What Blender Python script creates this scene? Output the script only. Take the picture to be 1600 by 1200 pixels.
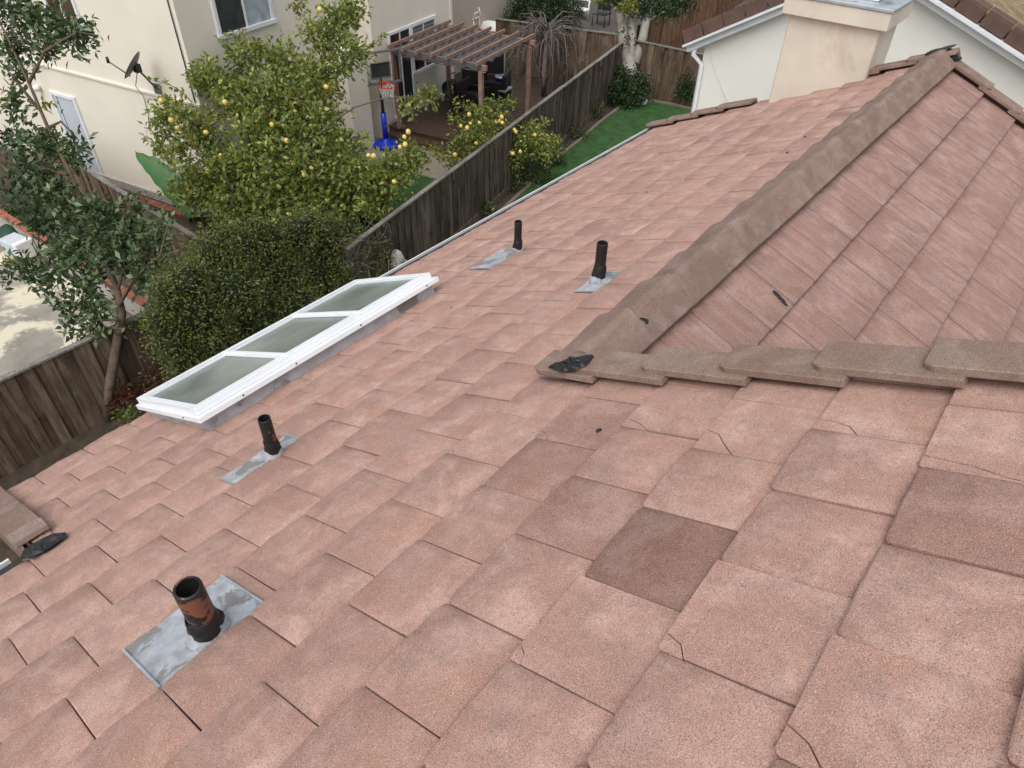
import bpy, bmesh, math, random
import numpy as np
from mathutils import Vector, Matrix
random.seed(7); RNG = np.random.default_rng(7)
for o in list(bpy.data.objects): bpy.data.objects.remove(o)
scene = bpy.context.scene
COL = scene.collection
# ------------------------------------------------------------------ camera
F_PX, CAMZ = 1104.0, 8.4
def _rot(a, b, g):
    fw = np.array([math.sin(a)*math.cos(b), math.cos(a)*math.cos(b), -math.sin(b)])
    rt = np.array([math.cos(a), -math.sin(a), 0.0]); dn = np.cross(fw, rt)
    r2 = rt*math.cos(g)+dn*math.sin(g); d2 = -rt*math.sin(g)+dn*math.cos(g)
    return np.array([r2, d2, fw]).T
RC = _rot(math.radians(-38.2), math.radians(40.8), math.radians(-1.19))
CP = np.array([0, 0, CAMZ])
cam = bpy.data.cameras.new('camera'); camo = bpy.data.objects.new('camera', cam); COL.objects.link(camo)
cam.sensor_width = 36; cam.lens = 36*F_PX/1600; cam.clip_start = 0.05; cam.clip_end = 2000
m = Matrix.Identity(4)
for i in range(3):
    m[i][0] = RC[i, 0]; m[i][1] = -RC[i, 1]; m[i][2] = -RC[i, 2]; m[i][3] = CP[i]
camo.matrix_world = m; scene.camera = camo
# ------------------------------------------------------------------ light
SUN_EL, SUN_AZ = 58, 162      # azimuth: compass-like, clockwise from +y
world = bpy.data.worlds.new('World'); scene.world = world; world.use_nodes = True
wn = world.node_tree; bg = wn.nodes['Background']
sky = wn.nodes.new('ShaderNodeTexSky'); sky.sky_type = 'NISHITA'; sky.sun_disc = False
sky.sun_elevation = math.radians(SUN_EL); sky.sun_rotation = math.radians(SUN_AZ)
sky.air_density = 1.0; sky.dust_density = 4.0; sky.ozone_density = 1.0
hs = wn.nodes.new('ShaderNodeHueSaturation'); hs.inputs['Saturation'].default_value = 0.22
wn.links.new(sky.outputs[0], hs.inputs['Color']); wn.links.new(hs.outputs[0], bg.inputs[0])
bg.inputs[1].default_value = 0.15
sl = bpy.data.lights.new('sun', 'SUN'); sl.energy = 0.65; sl.angle = math.radians(50); sl.color = (1.0, 0.97, 0.93)
so = bpy.data.objects.new('sun', sl); COL.objects.link(so)
az, el = math.radians(SUN_AZ), math.radians(SUN_EL)
sd = Vector((math.sin(az)*math.cos(el), math.cos(az)*math.cos(el), math.sin(el)))
so.rotation_euler = sd.to_track_quat('Z', 'Y').to_euler(); so.location = (0, 0, 30)
scene.view_settings.view_transform = 'Standard'; scene.view_settings.look = 'None'
scene.view_settings.gamma = 1; scene.view_settings.exposure = 0.42; scene.view_settings.use_curve_mapping = False

# ------------------------------------------------------------------ pixel helpers (photo 1600x1200)
def ray(x, y): return RC @ np.array([(x-800)/F_PX, (y-600)/F_PX, 1.0])
def onz(x, y, z): d = ray(x, y); return CP+d*((z-CAMZ)/d[2])
def ony(x, y, Y): d = ray(x, y); return CP+d*(Y/d[1])
def atd(x, y, depth): return CP+ray(x, y)*depth
def depth_of(P): return float((RC.T @ (np.array(P)-CP))[2])
def proj(P):
    q = RC.T @ (np.array(P)-CP); return 800+F_PX*q[0]/q[2], 600+F_PX*q[1]/q[2], q[2]
RP = math.radians(25.7); SR, CR = math.sin(RP), math.cos(RP)
HA = 1.28; TW = 0.3206; TE = 0.336; U0 = 1.4003; V0 = -0.5587
nA = np.array([-SR, 0, CR]); vA = np.array([CR, 0, SR]); eY = np.array([0, 1.0, 0])
def A(u, v, o=0.0): return CP+eY*u+vA*v-nA*(HA-o)          # point on the main slope (metres)
def onA(x, y, o=0.0): d = ray(x, y); return CP+d*((-HA+o)/(nA@d))
def uvA(x, y, o=0.0): P = onA(x, y, o)-CP; return P[1], float(P@vA)
def vk(k): return V0+TE*(k+(0.05*(k+5) if k < -5 else 0.0))
def uk(i): return U0+TW*i
XRG = -1.33; ZRG = 6.34                                     # wing ridge
vC = np.array([-CR, 0, SR]); nC = np.array([SR, 0, CR]); RG0 = np.array([XRG, 0, ZRG])
def Cc(y, s, o=0.0): return RG0+eY*y-vC*s+nC*o              # point on the far-side slope, s down from ridge

# ------------------------------------------------------------------ mesh helpers
class MB:
    def __init__(s): s.v = []; s.f = []; s.sm = []
    def add(s, vs, fs, smooth=False):
        b = len(s.v); s.v += [tuple(map(float, p)) for p in vs]
        for f in fs: s.f.append(tuple(b+i for i in f)); s.sm.append(smooth)
        return s
    def box(s, c, size, ax=None):
        c = np.array(c, float); h = np.array(size, float)/2
        ax = np.eye(3) if ax is None else np.array(ax, float)
        vs = [c+ax[0]*h[0]*i+ax[1]*h[1]*j+ax[2]*h[2]*k for i in (-1, 1) for j in (-1, 1) for k in (-1, 1)]
        fs = [(0, 1, 3, 2), (4, 6, 7, 5), (0, 4, 5, 1), (2, 3, 7, 6), (0, 2, 6, 4), (1, 5, 7, 3)]
        if np.linalg.det(ax) < 0: fs = [f[::-1] for f in fs]
        return s.add(vs, fs)
    def bar(s, p, q, w, h, up=(0, 0, 1)):
        p = np.array(p, float); q = np.array(q, float); d = q-p; L = np.linalg.norm(d); d = d/L
        up = np.array(up, float); sx = np.cross(d, up)
        if np.linalg.norm(sx) < 1e-6: sx = np.cross(d, (1, 0, 0))
        sx /= np.linalg.norm(sx); uz = np.cross(sx, d)
        return s.box((p+q)/2, (w, L, h), (sx, d, uz))
    def hexa(s, bot, top):                                  # 4 bottom + 4 top points (ccw from above)
        vs = list(bot)+list(top)
        return s.add(vs, [(3, 2, 1, 0), (4, 5, 6, 7), (0, 1, 5, 4), (1, 2, 6, 5), (2, 3, 7, 6), (3, 0, 4, 7)])
    def prism(s, poly, off):                                # planar polygon + extrusion vector
        n = len(poly); off = np.array(off, float)
        vs = [np.array(p, float) for p in poly]+[np.array(p, float)+off for p in poly]
        fs = [tuple(range(n-1, -1, -1)), tuple(range(n, 2*n))]+[(i, (i+1) % n, n+(i+1) % n, n+i) for i in range(n)]
        return s.add(vs, fs)
    def tube(s, pts, rad, n=8, caps=True, smooth=True):
        pts = [np.array(p, float) for p in pts]; k = len(pts)
        if not hasattr(rad, '__len__'): rad = [rad]*k
        vs = []; fs = []; ref = None
        for i, p in enumerate(pts):
            d = pts[min(i+1, k-1)]-pts[max(i-1, 0)]; d = d/(np.linalg.norm(d)+1e-9)
            if ref is None: ref = np.array([0, 0, 1.0]) if abs(d[2]) < .9 else np.array([1.0, 0, 0])
            a = np.cross(d, ref); a /= np.linalg.norm(a)+1e-9; b = np.cross(d, a); ref = -np.cross(d, a) if False else ref
            for j in range(n):
                t = 2*math.pi*j/n; vs.append(p+rad[i]*(a*math.cos(t)+b*math.sin(t)))
        for i in range(k-1):
            for j in range(n):
                fs.append((i*n+j, (i+1)*n+j, (i+1)*n+(j+1) % n, i*n+(j+1) % n))
        s.add(vs, fs, smooth)
        if caps:
            b = len(s.v)-len(vs)
            s.f.append(tuple(b+j for j in range(n))); s.sm.append(False)
            s.f.append(tuple(b+(k-1)*n+j for j in range(n-1, -1, -1))); s.sm.append(False)
        return s
    def lathe(s, c, prof, n=20, axis=(0, 0, 1), smooth=True):
        ax = np.array(axis, float); ax /= np.linalg.norm(ax)
        r = np.array([1.0, 0, 0]) if abs(ax[0]) < .9 else np.array([0, 1.0, 0])
        a = np.cross(ax, r); a /= np.linalg.norm(a); b = np.cross(ax, a); c = np.array(c, float)
        vs = [c+ax*z+rr*(a*math.cos(2*math.pi*j/n)+b*math.sin(2*math.pi*j/n)) for rr, z in prof for j in range(n)]
        k = len(prof)
        fs = [(i*n+j, i*n+(j+1) % n, (i+1)*n+(j+1) % n, (i+1)*n+j) for i in range(k-1) for j in range(n)]
        return s.add(vs, fs, smooth)
    def mesh(s, name, off=(0, 0, 0)):
        me = bpy.data.meshes.new(name); o = np.array(off, float)
        me.from_pydata([tuple(np.array(p)-o) for p in s.v], [], s.f)
        me.polygons.foreach_set('use_smooth', s.sm); me.update(); return me
    def build(s, name, mat, parent=None, bevel=0.0):
        off = ROOTLOC.get(parent.name, np.zeros(3)) if parent else np.zeros(3)
        if parent is None and s.v:
            a = np.array(s.v); off = np.array([a[:, 0].mean(), a[:, 1].mean(), a[:, 2].min()])
        me = s.mesh(name, off); me.materials.append(mat)
        if bevel: 
            bm = bmesh.new(); bm.from_mesh(me); bmesh.ops.remove_doubles(bm, verts=bm.verts, dist=1e-5)
            bmesh.ops.bevel(bm, geom=[e for e in bm.edges if e.calc_face_angle(0) > .5], offset=bevel, segments=1, affect='EDGES'); bm.to_mesh(me); bm.free()
        ob = bpy.data.objects.new(name, me); COL.objects.link(ob)
        if parent: ob.parent = parent; ROOTLOC[ob.name] = off
        else: ob.location = off; ROOTLOC[ob.name] = off
        return ob
ROOTLOC = {}
def tag(o, label=None, cat=None, group=None, kind=None):
    if label: o['label'] = label
    if cat: o['category'] = cat
    if group: o['group'] = group
    if kind: o['kind'] = kind
    return o
def thing(name, loc, label, cat, group=None):
    o = bpy.data.objects.new(name, None); COL.objects.link(o); o.location = tuple(map(float, loc)); o.empty_display_size = .2
    ROOTLOC[o.name] = np.array(loc, float); return tag(o, label, cat, group)
def link_inst(name, me, parent, M):                         # instance of shared mesh data under a parent whose frame is a pure translation
    ob = bpy.data.objects.new(name, me); COL.objects.link(ob); ob.parent = parent
    o = ROOTLOC[parent.name]; M = M.copy(); M.translation = Vector(M.translation)-Vector(o); ob.matrix_local = M; return ob
def frame(xa, ya, za, p):
    M = Matrix.Identity(4)
    for i in range(3): M[i][0] = xa[i]; M[i][1] = ya[i]; M[i][2] = za[i]; M[i][3] = p[i]
    return M

# ------------------------------------------------------------------ materials
def srgb(r, g, b): return tuple(((c/255)/12.92 if c/255 <= .04045 else ((c/255+.055)/1.055)**2.4) for c in (r, g, b))
def newmat(name):
    m = bpy.data.materials.new(name); m.use_nodes = True; nt = m.node_tree
    return m, nt, nt.nodes['Principled BSDF']
def nd(nt, t, **kw):
    n = nt.nodes.new(t)
    for k, v in kw.items():
        if k in n.inputs: n.inputs[k].default_value = v
        else: setattr(n, k, v)
    return n
def ramp(nt, fac, stops, interp='LINEAR'):
    r = nt.nodes.new('ShaderNodeValToRGB'); r.color_ramp.interpolation = interp
    e = r.color_ramp.elements
    while len(e) < len(stops): e.new(.5)
    for i, (p, c) in enumerate(stops): e[i].position = p; e[i].color = (*c, 1) if len(c) == 3 else c
    nt.links.new(fac, r.inputs[0]); return r.outputs[0]
def mix(nt, fac, a, b, mode='MIX'):
    m = nt.nodes.new('ShaderNodeMix'); m.data_type = 'RGBA'; m.blend_type = mode; m.clamp_factor = True
    for sock, val in ((m.inputs[0], fac), (m.inputs[6], a), (m.inputs[7], b)):
        if hasattr(val, 'is_linked') or hasattr(val, 'links'): nt.links.new(val, sock)
        elif isinstance(val, (int, float)): sock.default_value = val
        else: sock.default_value = (*val, 1)
    return m.outputs[2]
def math_(nt, op, a, b=0.0):
    m = nt.nodes.new('ShaderNodeMath'); m.operation = op; m.use_clamp = False
    for i, v in enumerate((a, b)):
        if hasattr(v, 'links'): nt.links.new(v, m.inputs[i])
        else: m.inputs[i].default_value = v
    return m.outputs[0]
def coords(nt, rnd=True, scale=None):
    tc = nt.nodes.new('ShaderNodeTexCoord'); out = tc.outputs['Object']
    if rnd:
        oi = nt.nodes.new('ShaderNodeObjectInfo'); mul = nt.nodes.new('ShaderNodeVectorMath'); mul.operation = 'MULTIPLY_ADD'
        cb = nt.nodes.new('ShaderNodeCombineXYZ')
        for i in range(3): nt.links.new(oi.outputs['Random'], cb.inputs[i])
        nt.links.new(cb.outputs[0], mul.inputs[0]); mul.inputs[1].default_value = (37, 91, 53); nt.links.new(out, mul.inputs[2]); out = mul.outputs[0]
    if scale:
        mp = nt.nodes.new('ShaderNodeMapping'); mp.inputs['Scale'].default_value = scale; nt.links.new(out, mp.inputs[0]); out = mp.outputs[0]
    return out
def noise(nt, co, scale, detail=4, rough=.55, dist=0.0):
    n = nd(nt, 'ShaderNodeTexNoise', Scale=scale, Detail=detail, Roughness=rough, Distortion=dist); nt.links.new(co, n.inputs['Vector']); return n.outputs['Fac']
def bump(nt, bs, h, strength=.3, dist=.01):
    b = nd(nt, 'ShaderNodeBump', Strength=strength, Distance=dist); nt.links.new(h, b.inputs['Height']); nt.links.new(b.outputs[0], bs.inputs['Normal'])
def simple(name, c, rough=.6, var=.15, scale=6, metal=0.0, bmp=0.0, bscale=60, stretch=None, spec=.4, rnd=True, dark=None, dk=(.58, .75)):
    m, nt, bs = newmat(name); co = coords(nt, rnd, stretch)
    f = noise(nt, co, scale, 5)
    lo = tuple(x*(1-var) for x in c); hi = tuple(min(1, x*(1+var)) for x in c)
    colr = ramp(nt, f, [(.3, lo), (.7, hi)])
    if dark:
        g = noise(nt, co, scale*.45, 6, .65, .4); fac = ramp(nt, g, [(dk[0], (0, 0, 0)), (dk[1], (1, 1, 1))]); colr = mix(nt, fac, colr, dark)
    nt.links.new(colr, bs.inputs['Base Color']); bs.inputs['Roughness'].default_value = rough; bs.inputs['Metallic'].default_value = metal
    bs.inputs['Specular IOR Level'].default_value = spec
    if bmp: bump(nt, bs, noise(nt, co, bscale, 4), bmp, .006)
    return m
def tile_mat(name, base, dk, joined=False, grey=.5, vary=True, stk=.30):
    m, nt, bs = newmat(name); co = coords(nt, not joined)
    if joined:
        at = nt.nodes.new('ShaderNodeAttribute'); at.attribute_name = 'rnd'; rnd = at.outputs['Fac']
    else:
        rnd = nt.nodes.new('ShaderNodeObjectInfo').outputs['Random']
    big = noise(nt, co, 4.5, 5, .62, .8); mid = noise(nt, co, 11, 6, .68, .4); fine = noise(nt, co, 55, 4, .7)
    st = nt.nodes.new('ShaderNodeMapping'); st.inputs['Scale'].default_value = (26, 3.0, 5); nt.links.new(co, st.inputs[0])
    streak = noise(nt, st.outputs[0], 1.0, 4, .6)
    # per piece tone
    tone = ramp(nt, rnd, [(0, tuple(x*.90 for x in base)), (.45, base), (.80, tuple(min(1, x*1.10) for x in base)), (.92, tuple(x*.93 for x in base)), (1, dk)]) if vary else ramp(nt, rnd, [(0, tuple(x*.95 for x in base)), (1, tuple(x*1.05 for x in base))])
    pale = tuple(min(1, b*1.28+.04) for b in (base[0], base[1]*1.05, base[2]*1.07))
    c = mix(nt, math_(nt, 'MULTIPLY', ramp(nt, big, [(.44, (0, 0, 0)), (.64, (1, 1, 1))]), .9), tone, pale)
    red = noise(nt, co, 7, 5, .6, .5); c = mix(nt, math_(nt, 'MULTIPLY', ramp(nt, red, [(.5, (0, 0, 0)), (.68, (1, 1, 1))]), .45), c, (base[0]*.86, base[1]*.70, base[2]*.68))
    c = mix(nt, math_(nt, 'MULTIPLY', ramp(nt, fine, [(.5, (0, 0, 0)), (.72, (1, 1, 1))]), .45), c, tuple(x*.68 for x in base))
    greyc = (base[0]*.62, base[1]*.78, base[2]*.82)
    c = mix(nt, math_(nt, 'MULTIPLY', ramp(nt, mid, [(.50, (0, 0, 0)), (.70, (1, 1, 1))]), grey), c, greyc)
    c = mix(nt, math_(nt, 'MULTIPLY', ramp(nt, streak, [(.45, (0, 0, 0)), (.75, (1, 1, 1))]), stk), c, tuple(x*.60 for x in base))
    if stk > .3: c = mix(nt, math_(nt, 'MULTIPLY', ramp(nt, streak, [(.25, (1, 1, 1)), (.45, (0, 0, 0))]), .6), c, pale)
    orange = (base[0]*1.12, base[1]*.95, base[2]*.74)
    n4 = noise(nt, co, 2.3, 3, .5); c = mix(nt, math_(nt, 'MULTIPLY', ramp(nt, n4, [(.55, (0, 0, 0)), (.7, (1, 1, 1))]), .25), c, orange)
    # sand grain: pale and dark specks
    g1 = noise(nt, co, 380, 2, .75); g2 = noise(nt, co, 300, 2, .75)
    c = mix(nt, math_(nt, 'MULTIPLY', ramp(nt, g1, [(.55, (0, 0, 0)), (.66, (1, 1, 1))]), .85), c, tuple(min(1, x*1.6+.12) for x in base))
    c = mix(nt, math_(nt, 'MULTIPLY', ramp(nt, g2, [(.52, (0, 0, 0)), (.62, (1, 1, 1))]), .75), c, tuple(x*.40 for x in base))
    vo = nd(nt, 'ShaderNodeTexVoronoi', Scale=34.0); nt.links.new(co, vo.inputs['Vector'])
    spot = ramp(nt, vo.outputs['Distance'], [(.045, (1, 1, 1)), (.075, (0, 0, 0))])
    sel = ramp(nt, noise(nt, co, 17, 1), [(.60, (0, 0, 0)), (.66, (1, 1, 1))])
    c = mix(nt, math_(nt, 'MULTIPLY', math_(nt, 'MULTIPLY', spot, sel), .8), c, (.07, .045, .035))
    nt.links.new(c, bs.inputs['Base Color']); bs.inputs['Roughness'].default_value = .92; bs.inputs['Specular IOR Level'].default_value = .2
    hsum = math_(nt, 'ADD', math_(nt, 'MULTIPLY', g1, .5), math_(nt, 'MULTIPLY', mid, .8))
    bump(nt, bs, hsum, .7, .004)
    return m
def leaf_mat(name, cols, rough=.5, trans=.25):
    m, nt, bs = newmat(name); ge = nt.nodes.new('ShaderNodeNewGeometry')
    k = len(cols); c = ramp(nt, ge.outputs['Random Per Island'], [(i/(k-1), cc) for i, cc in enumerate(cols)])
    co = coords(nt, False); c = mix(nt, .35, c, ramp(nt, noise(nt, co, 2.2, 3), [(.3, tuple(x*.55 for x in cols[0])), (.7, tuple(min(1, x*1.25) for x in cols[-1]))]))
    nt.links.new(c, bs.inputs['Base Color']); bs.inputs['Roughness'].default_value = rough; bs.inputs['Specular IOR Level'].default_value = .45
    tr = nt.nodes.new('ShaderNodeBsdfTranslucent'); nt.links.new(c, tr.inputs[0]); mx = nt.nodes.new('ShaderNodeMixShader'); mx.inputs[0].default_value = trans
    nt.links.new(bs.outputs[0], mx.inputs[1]); nt.links.new(tr.outputs[0], mx.inputs[2]); nt.links.new(mx.outputs[0], nt.nodes['Material Output'].inputs[0])
    return m
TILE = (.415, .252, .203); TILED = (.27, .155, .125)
M = {}
M['tile'] = tile_mat('clay_tile', TILE, TILED)
M['tile_j'] = tile_mat('clay_tile_joined', TILE, TILED, True)
M['tile_dark'] = tile_mat('clay_tile_brown', (.25, .142, .113), (.22, .1, .08), grey=.25, vary=False)
M['tile_mid'] = tile_mat('clay_tile_tan', (.335, .198, .160), (.3, .16, .13), grey=.35, vary=False)
M['tileC'] = tile_mat('clay_tile_back', (.325, .197, .165), TILED, grey=.4, stk=.55)  # darker tile copy: weaker light on the back slope put into the colour
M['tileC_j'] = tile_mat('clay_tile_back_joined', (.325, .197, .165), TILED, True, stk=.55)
M['cap'] = tile_mat('ridge_cap_concrete', (.225, .150, .122), (.17, .115, .095), grey=.3)
M['rake'] = tile_mat('rake_concrete', (.232, .158, .126), (.18, .125, .1), grey=.3)
M['brownrake'] = simple('brown_rake_tile', (.105, .062, .048), .85, .25, 4, bmp=.3)
M['mastic'] = simple('black_mastic', (.012, .013, .015), .45, .4, 30, bmp=.9, bscale=40)
M['underlay'] = simple('roof_underlay', (.03, .022, .018), .9)
M['white_metal'] = simple('white_painted_metal', (.78, .81, .84), .35, .04, 4, bmp=.03)
M['gutter_white'] = simple('gutter_white', (.7, .72, .74), .4, .06, 5)
M['galv'] = simple('galvanised_metal', (.46, .50, .54), .42, .22, 7, .55, bmp=.15, bscale=25, dark=(.22, .22, .22), dk=(.55, .62))
M['lead'] = simple('flashing_metal', (.40, .42, .455), .55, .28, 16, .2, bmp=.4, bscale=40, dark=(.24, .235, .23), dk=(.50, .55))
M['pipe'] = simple('black_iron_pipe', (.020, .019, .020), .42, .4, 10, .2, bmp=.2, dark=(.19, .078, .048), dk=(.53, .55))
M['pipe_black'] = simple('blackened_pipe', (.016, .015, .016), .45, .4, 20, .2, bmp=.3, dark=(.06, .03, .022), dk=(.6, .66))
M['rubber'] = simple('rubber_boot', (.012, .012, .013), .5, .3, 20, bmp=.6, bscale=50)
M['screw'] = simple('screw_head', (.03, .03, .035), .4)
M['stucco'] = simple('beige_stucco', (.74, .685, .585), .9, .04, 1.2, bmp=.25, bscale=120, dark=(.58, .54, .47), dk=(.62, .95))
M['stucco_shade'] = simple('shaded_stucco', (.46, .40, .33), .9, .06, 1.2, bmp=.25, bscale=120)  # beige stucco darkened: shade on the recessed wing put into the colour
M['stucco_white'] = simple('white_stucco', (.74, .725, .67), .9, .04, 1.0, bmp=.25, bscale=120, dark=(.62, .6, .55), dk=(.62, .95))
M['stucco_chim'] = simple('cream_chimney_stucco', (.63, .575, .48), .9, .10, 2.2, bmp=.5, bscale=70, dark=(.45, .37, .265), dk=(.53, .72))
M['trim_white'] = simple('white_trim', (.72, .74, .76), .5, .06, 3)
M['door'] = simple('pale_blue_door', (.50, .54, .60), .5, .05, 2)
M['dark_metal'] = simple('dark_metal', (.035, .038, .042), .45, .2, 8, .3)
M['grey_metal'] = simple('grey_dish', (.12, .125, .13), .5, .12, 8)
M['wood_brown'] = simple('stained_redwood', (.27, .165, .125), .75, .22, 5, bmp=.2, stretch=(1, 1, 1))
M['canopy'] = simple('charcoal_canopy_fabric', (.075, .07, .073), .9, .12, 8, bmp=.2)
M['deck'] = simple('dark_deck_board', (.065, .036, .027), .6, .25, 4, bmp=.2)
M['wicker'] = simple('dark_wicker', (.022, .019, .017), .8, .4, 40, bmp=.8, bscale=60)
M['blue'] = simple('blue_plastic', (.006, .028, .42), .35, .1, 6)
M['red'] = simple('red_rim_paint', (.60, .03, .015), .4, .1, 6)
M['net'] = simple('white_net', (.75, .72, .70), .8)
M['plastic_white'] = simple('white_plastic', (.76, .76, .74), .4, .05, 3)
M['black'] = simple('black_plastic', (.012, .012, .013), .5, .2, 8)
M['green_hose'] = simple('green_hose', (.03, .09, .055), .5)
M['concrete'] = simple('patio_concrete', (.27, .25, .215), .9, .22, 1.6, bmp=.3, bscale=30, dark=(.62, .57, .44), dk=(.50, .56), rnd=False)
M['concrete_wall'] = simple('grey_concrete', (.36, .345, .31), .9, .15, 3, bmp=.4)
M['brick'] = simple('red_brick', (.20, .07, .048), .85, .25, 5, bmp=.4)
M['terracotta'] = simple('terracotta_coping', (.30, .105, .065), .8, .2, 4, bmp=.3)
M['soil'] = simple('soil', (.055, .040, .028), .95, .4, 6, bmp=1, bscale=25, rnd=False)
M['gravel'] = simple('tan_gravel', (.25, .21, .165), .95, .45, 28, bmp=1, bscale=50, rnd=False)
M['ground'] = simple('dry_ground', (.12, .105, .08), .95, .3, .6, bmp=.6, bscale=8, rnd=False)
M['turf'] = simple('artificial_turf', (.028, .080, .018), .9, .4, 4, bmp=1, bscale=160, rnd=False)
M['curb'] = simple('concrete_edging', (.18, .145, .115), .9, .2, 6, bmp=.4)
M['bark'] = simple('brown_bark', (.115, .08, .058), .9, .3, 9, bmp=.8, bscale=25)
M['bark_grey'] = simple('pale_grey_bark', (.29, .265, .235), .9, .2, 4, bmp=.5, bscale=18, dark=(.17, .15, .13))
M['twig'] = simple('grey_twig', (.14, .118, .103), .9, .25, 10)
M['lemon'] = simple('lemon_peel', (.74, .56, .16), .5, .12, 12, bmp=.2)
M['stripe'] = simple('mossy_roof_tile', (.22, .17, .095), .95, .35, 7, bmp=.6, dark=(.09, .075, .06))
def wood(name, c1, c2, dk):
    m, nt, bs = newmat(name); co = coords(nt, True, (14, 14, 1.1)); f = noise(nt, co, 1.4, 6, .65, .5)
    rnd = nt.nodes.new('ShaderNodeObjectInfo').outputs['Random']; base = ramp(nt, rnd, [(0, c1), (.55, tuple((a+b)/2 for a, b in zip(c1, c2))), (1, c2)])
    c = mix(nt, ramp(nt, f, [(.42, (0, 0, 0)), (.72, (1, 1, 1))]), base, dk)
    co2 = coords(nt, True); g = noise(nt, co2, 1.1, 5, .6, .5); c = mix(nt, math_(nt, 'MULTIPLY', ramp(nt, g, [(.48, (0, 0, 0)), (.68, (1, 1, 1))]), .7), c, tuple(x*.55 for x in dk))
    nt.links.new(c, bs.inputs['Base Color']); bs.inputs['Roughness'].default_value = .9; bs.inputs['Specular IOR Level'].default_value = .2; bump(nt, bs, f, .5, .01); return m
M['fence_warm'] = wood('weathered_brown_fence', (.125, .08, .053), (.23, .175, .127), (.055, .033, .022))
M['fence_grey'] = wood('weathered_grey_fence', (.085, .066, .052), (.175, .145, .118), (.035, .027, .021))
M['fence_red'] = wood('reddish_fence', (.19, .10, .055), (.29, .17, .10), (.09, .045, .025))
M['rail'] = wood('fence_rail', (.20, .185, .165), (.27, .25, .225), (.12, .105, .09))
def glass(name, c, rough, spec=.6, var=.3):
    m, nt, bs = newmat(name); co = coords(nt, True); f = noise(nt, co, 2.2, 3, .5, .8); g = noise(nt, co, 26, 4, .6, .5)
    colr = ramp(nt, f, [(.3, tuple(x*(1-var) for x in c)), (.7, tuple(x*(1+var) for x in c))])
    nt.links.new(colr, bs.inputs['Base Color']); bs.inputs['Roughness'].default_value = rough; bs.inputs['Specular IOR Level'].default_value = spec
    bump(nt, bs, g, .08, .004); return m
M['sky_glass'] = glass('sky_tinted_glass', (.165, .195, .172), .3, .5)  # reflected overcast sky is put into the grey-green base colour
M['glass_dark'] = glass('dark_window_glass', (.035, .04, .045), .08, .6)
M['glass_pale'] = glass('pale_frosted_glass', (.30, .35, .38), .25, .5)
M['glass_brown'] = glass('brown_reflection_glass', (.06, .035, .022), .08, .6, .6)  # brown reflection painted into the pane colour
M['blind'] = simple('grey_blind', (.26, .275, .255), .7, .1, 4)
M['leaf_lemon'] = leaf_mat('lemon_leaf', [(.05, .10, .02), (.105, .17, .034), (.19, .265, .05), (.29, .35, .075), (.45, .45, .13)], .36, .35)
M['leaf_glossy'] = leaf_mat('glossy_leaf', [(.026, .055, .024), (.05, .095, .04), (.085, .14, .058), (.15, .20, .085)], .32, .15)
M['leaf_yellow'] = leaf_mat('yellow_green_leaf', [(.13, .17, .025), (.22, .24, .04), (.30, .29, .06)], .45, .3)
M['leaf_hedge'] = leaf_mat('hedge_leaf', [(.035, .055, .016), (.08, .11, .026), (.13, .165, .038), (.20, .22, .06)], .6, .2)
M['shade_core'] = simple('shrub_shade_core', (.012, .018, .007), .9, .4, 12, bmp=1, bscale=30)  # near-black colour for painted shade inside the shrub
M['leaf_red'] = leaf_mat('red_leaf', [(.07, .008, .01), (.14, .018, .016), (.09, .03, .015), (.05, .07, .02)], .45, .2)
M['leaf_dark'] = leaf_mat('dark_evergreen_leaf', [(.014, .035, .012), (.026, .06, .018), (.045, .085, .025)], .55, .2)
M['leaf_mid'] = leaf_mat('garden_plant_leaf', [(.03, .06, .015), (.05, .10, .02), (.09, .14, .03)], .5, .25)
M['leaf_banana'] = leaf_mat('banana_leaf', [(.05, .16, .045), (.06, .18, .05)], .4, .35)
M['far_paving'] = simple('far_paving', (.075, .066, .056), .9, .3, 1.5, bmp=.3, rnd=False)
M['gutter_shade'] = simple('gutter_shade_tone', (.03, .03, .032), .8)  # near-black colour standing in for shade inside the trough
M['rubble'] = simple('pale_rubble', (.42, .41, .38), .9, .3, 8, bmp=.8)
#SECTION2
# ================================================================== OUR HOUSE: roof
EAVE_V = vk(-14)
house = thing('tiled_house', A(2.2, EAVE_V)*np.array([1, 1, 0]), 'house under a salmon pink tile roof with a wing ridge and cream chimney', 'house')
deckA = MB()
uR = uk(2.45); uF = uk(22.2); vR = vk(-4.55)
uN, vN = uk(-3.75), vk(-10)
deckA.prism([A(uN, EAVE_V+.03, -.055), A(uF, EAVE_V+.03, -.055), A(uF, vR, -.055), A(uR, vR, -.055), A(uR, vk(6), -.055), A(uk(-14), vk(6), -.055), A(uk(-14), vN+.03, -.055), A(uN, vN+.03, -.055)], -nA*.03)
slopeA = deckA.build('roof_slope', M['underlay'], house)
Y0C = uR+.02
deckC = MB(); deckC.prism([Cc(Y0C, 0, -.055), Cc(Y0C, 3.4, -.055), Cc(uF, 3.4, -.055), Cc(uF, 0, -.055)], -nC*.03)
slopeC = deckC.build('roof_slope', M['underlay'], house)
TH = .024
_tm = {}
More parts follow.
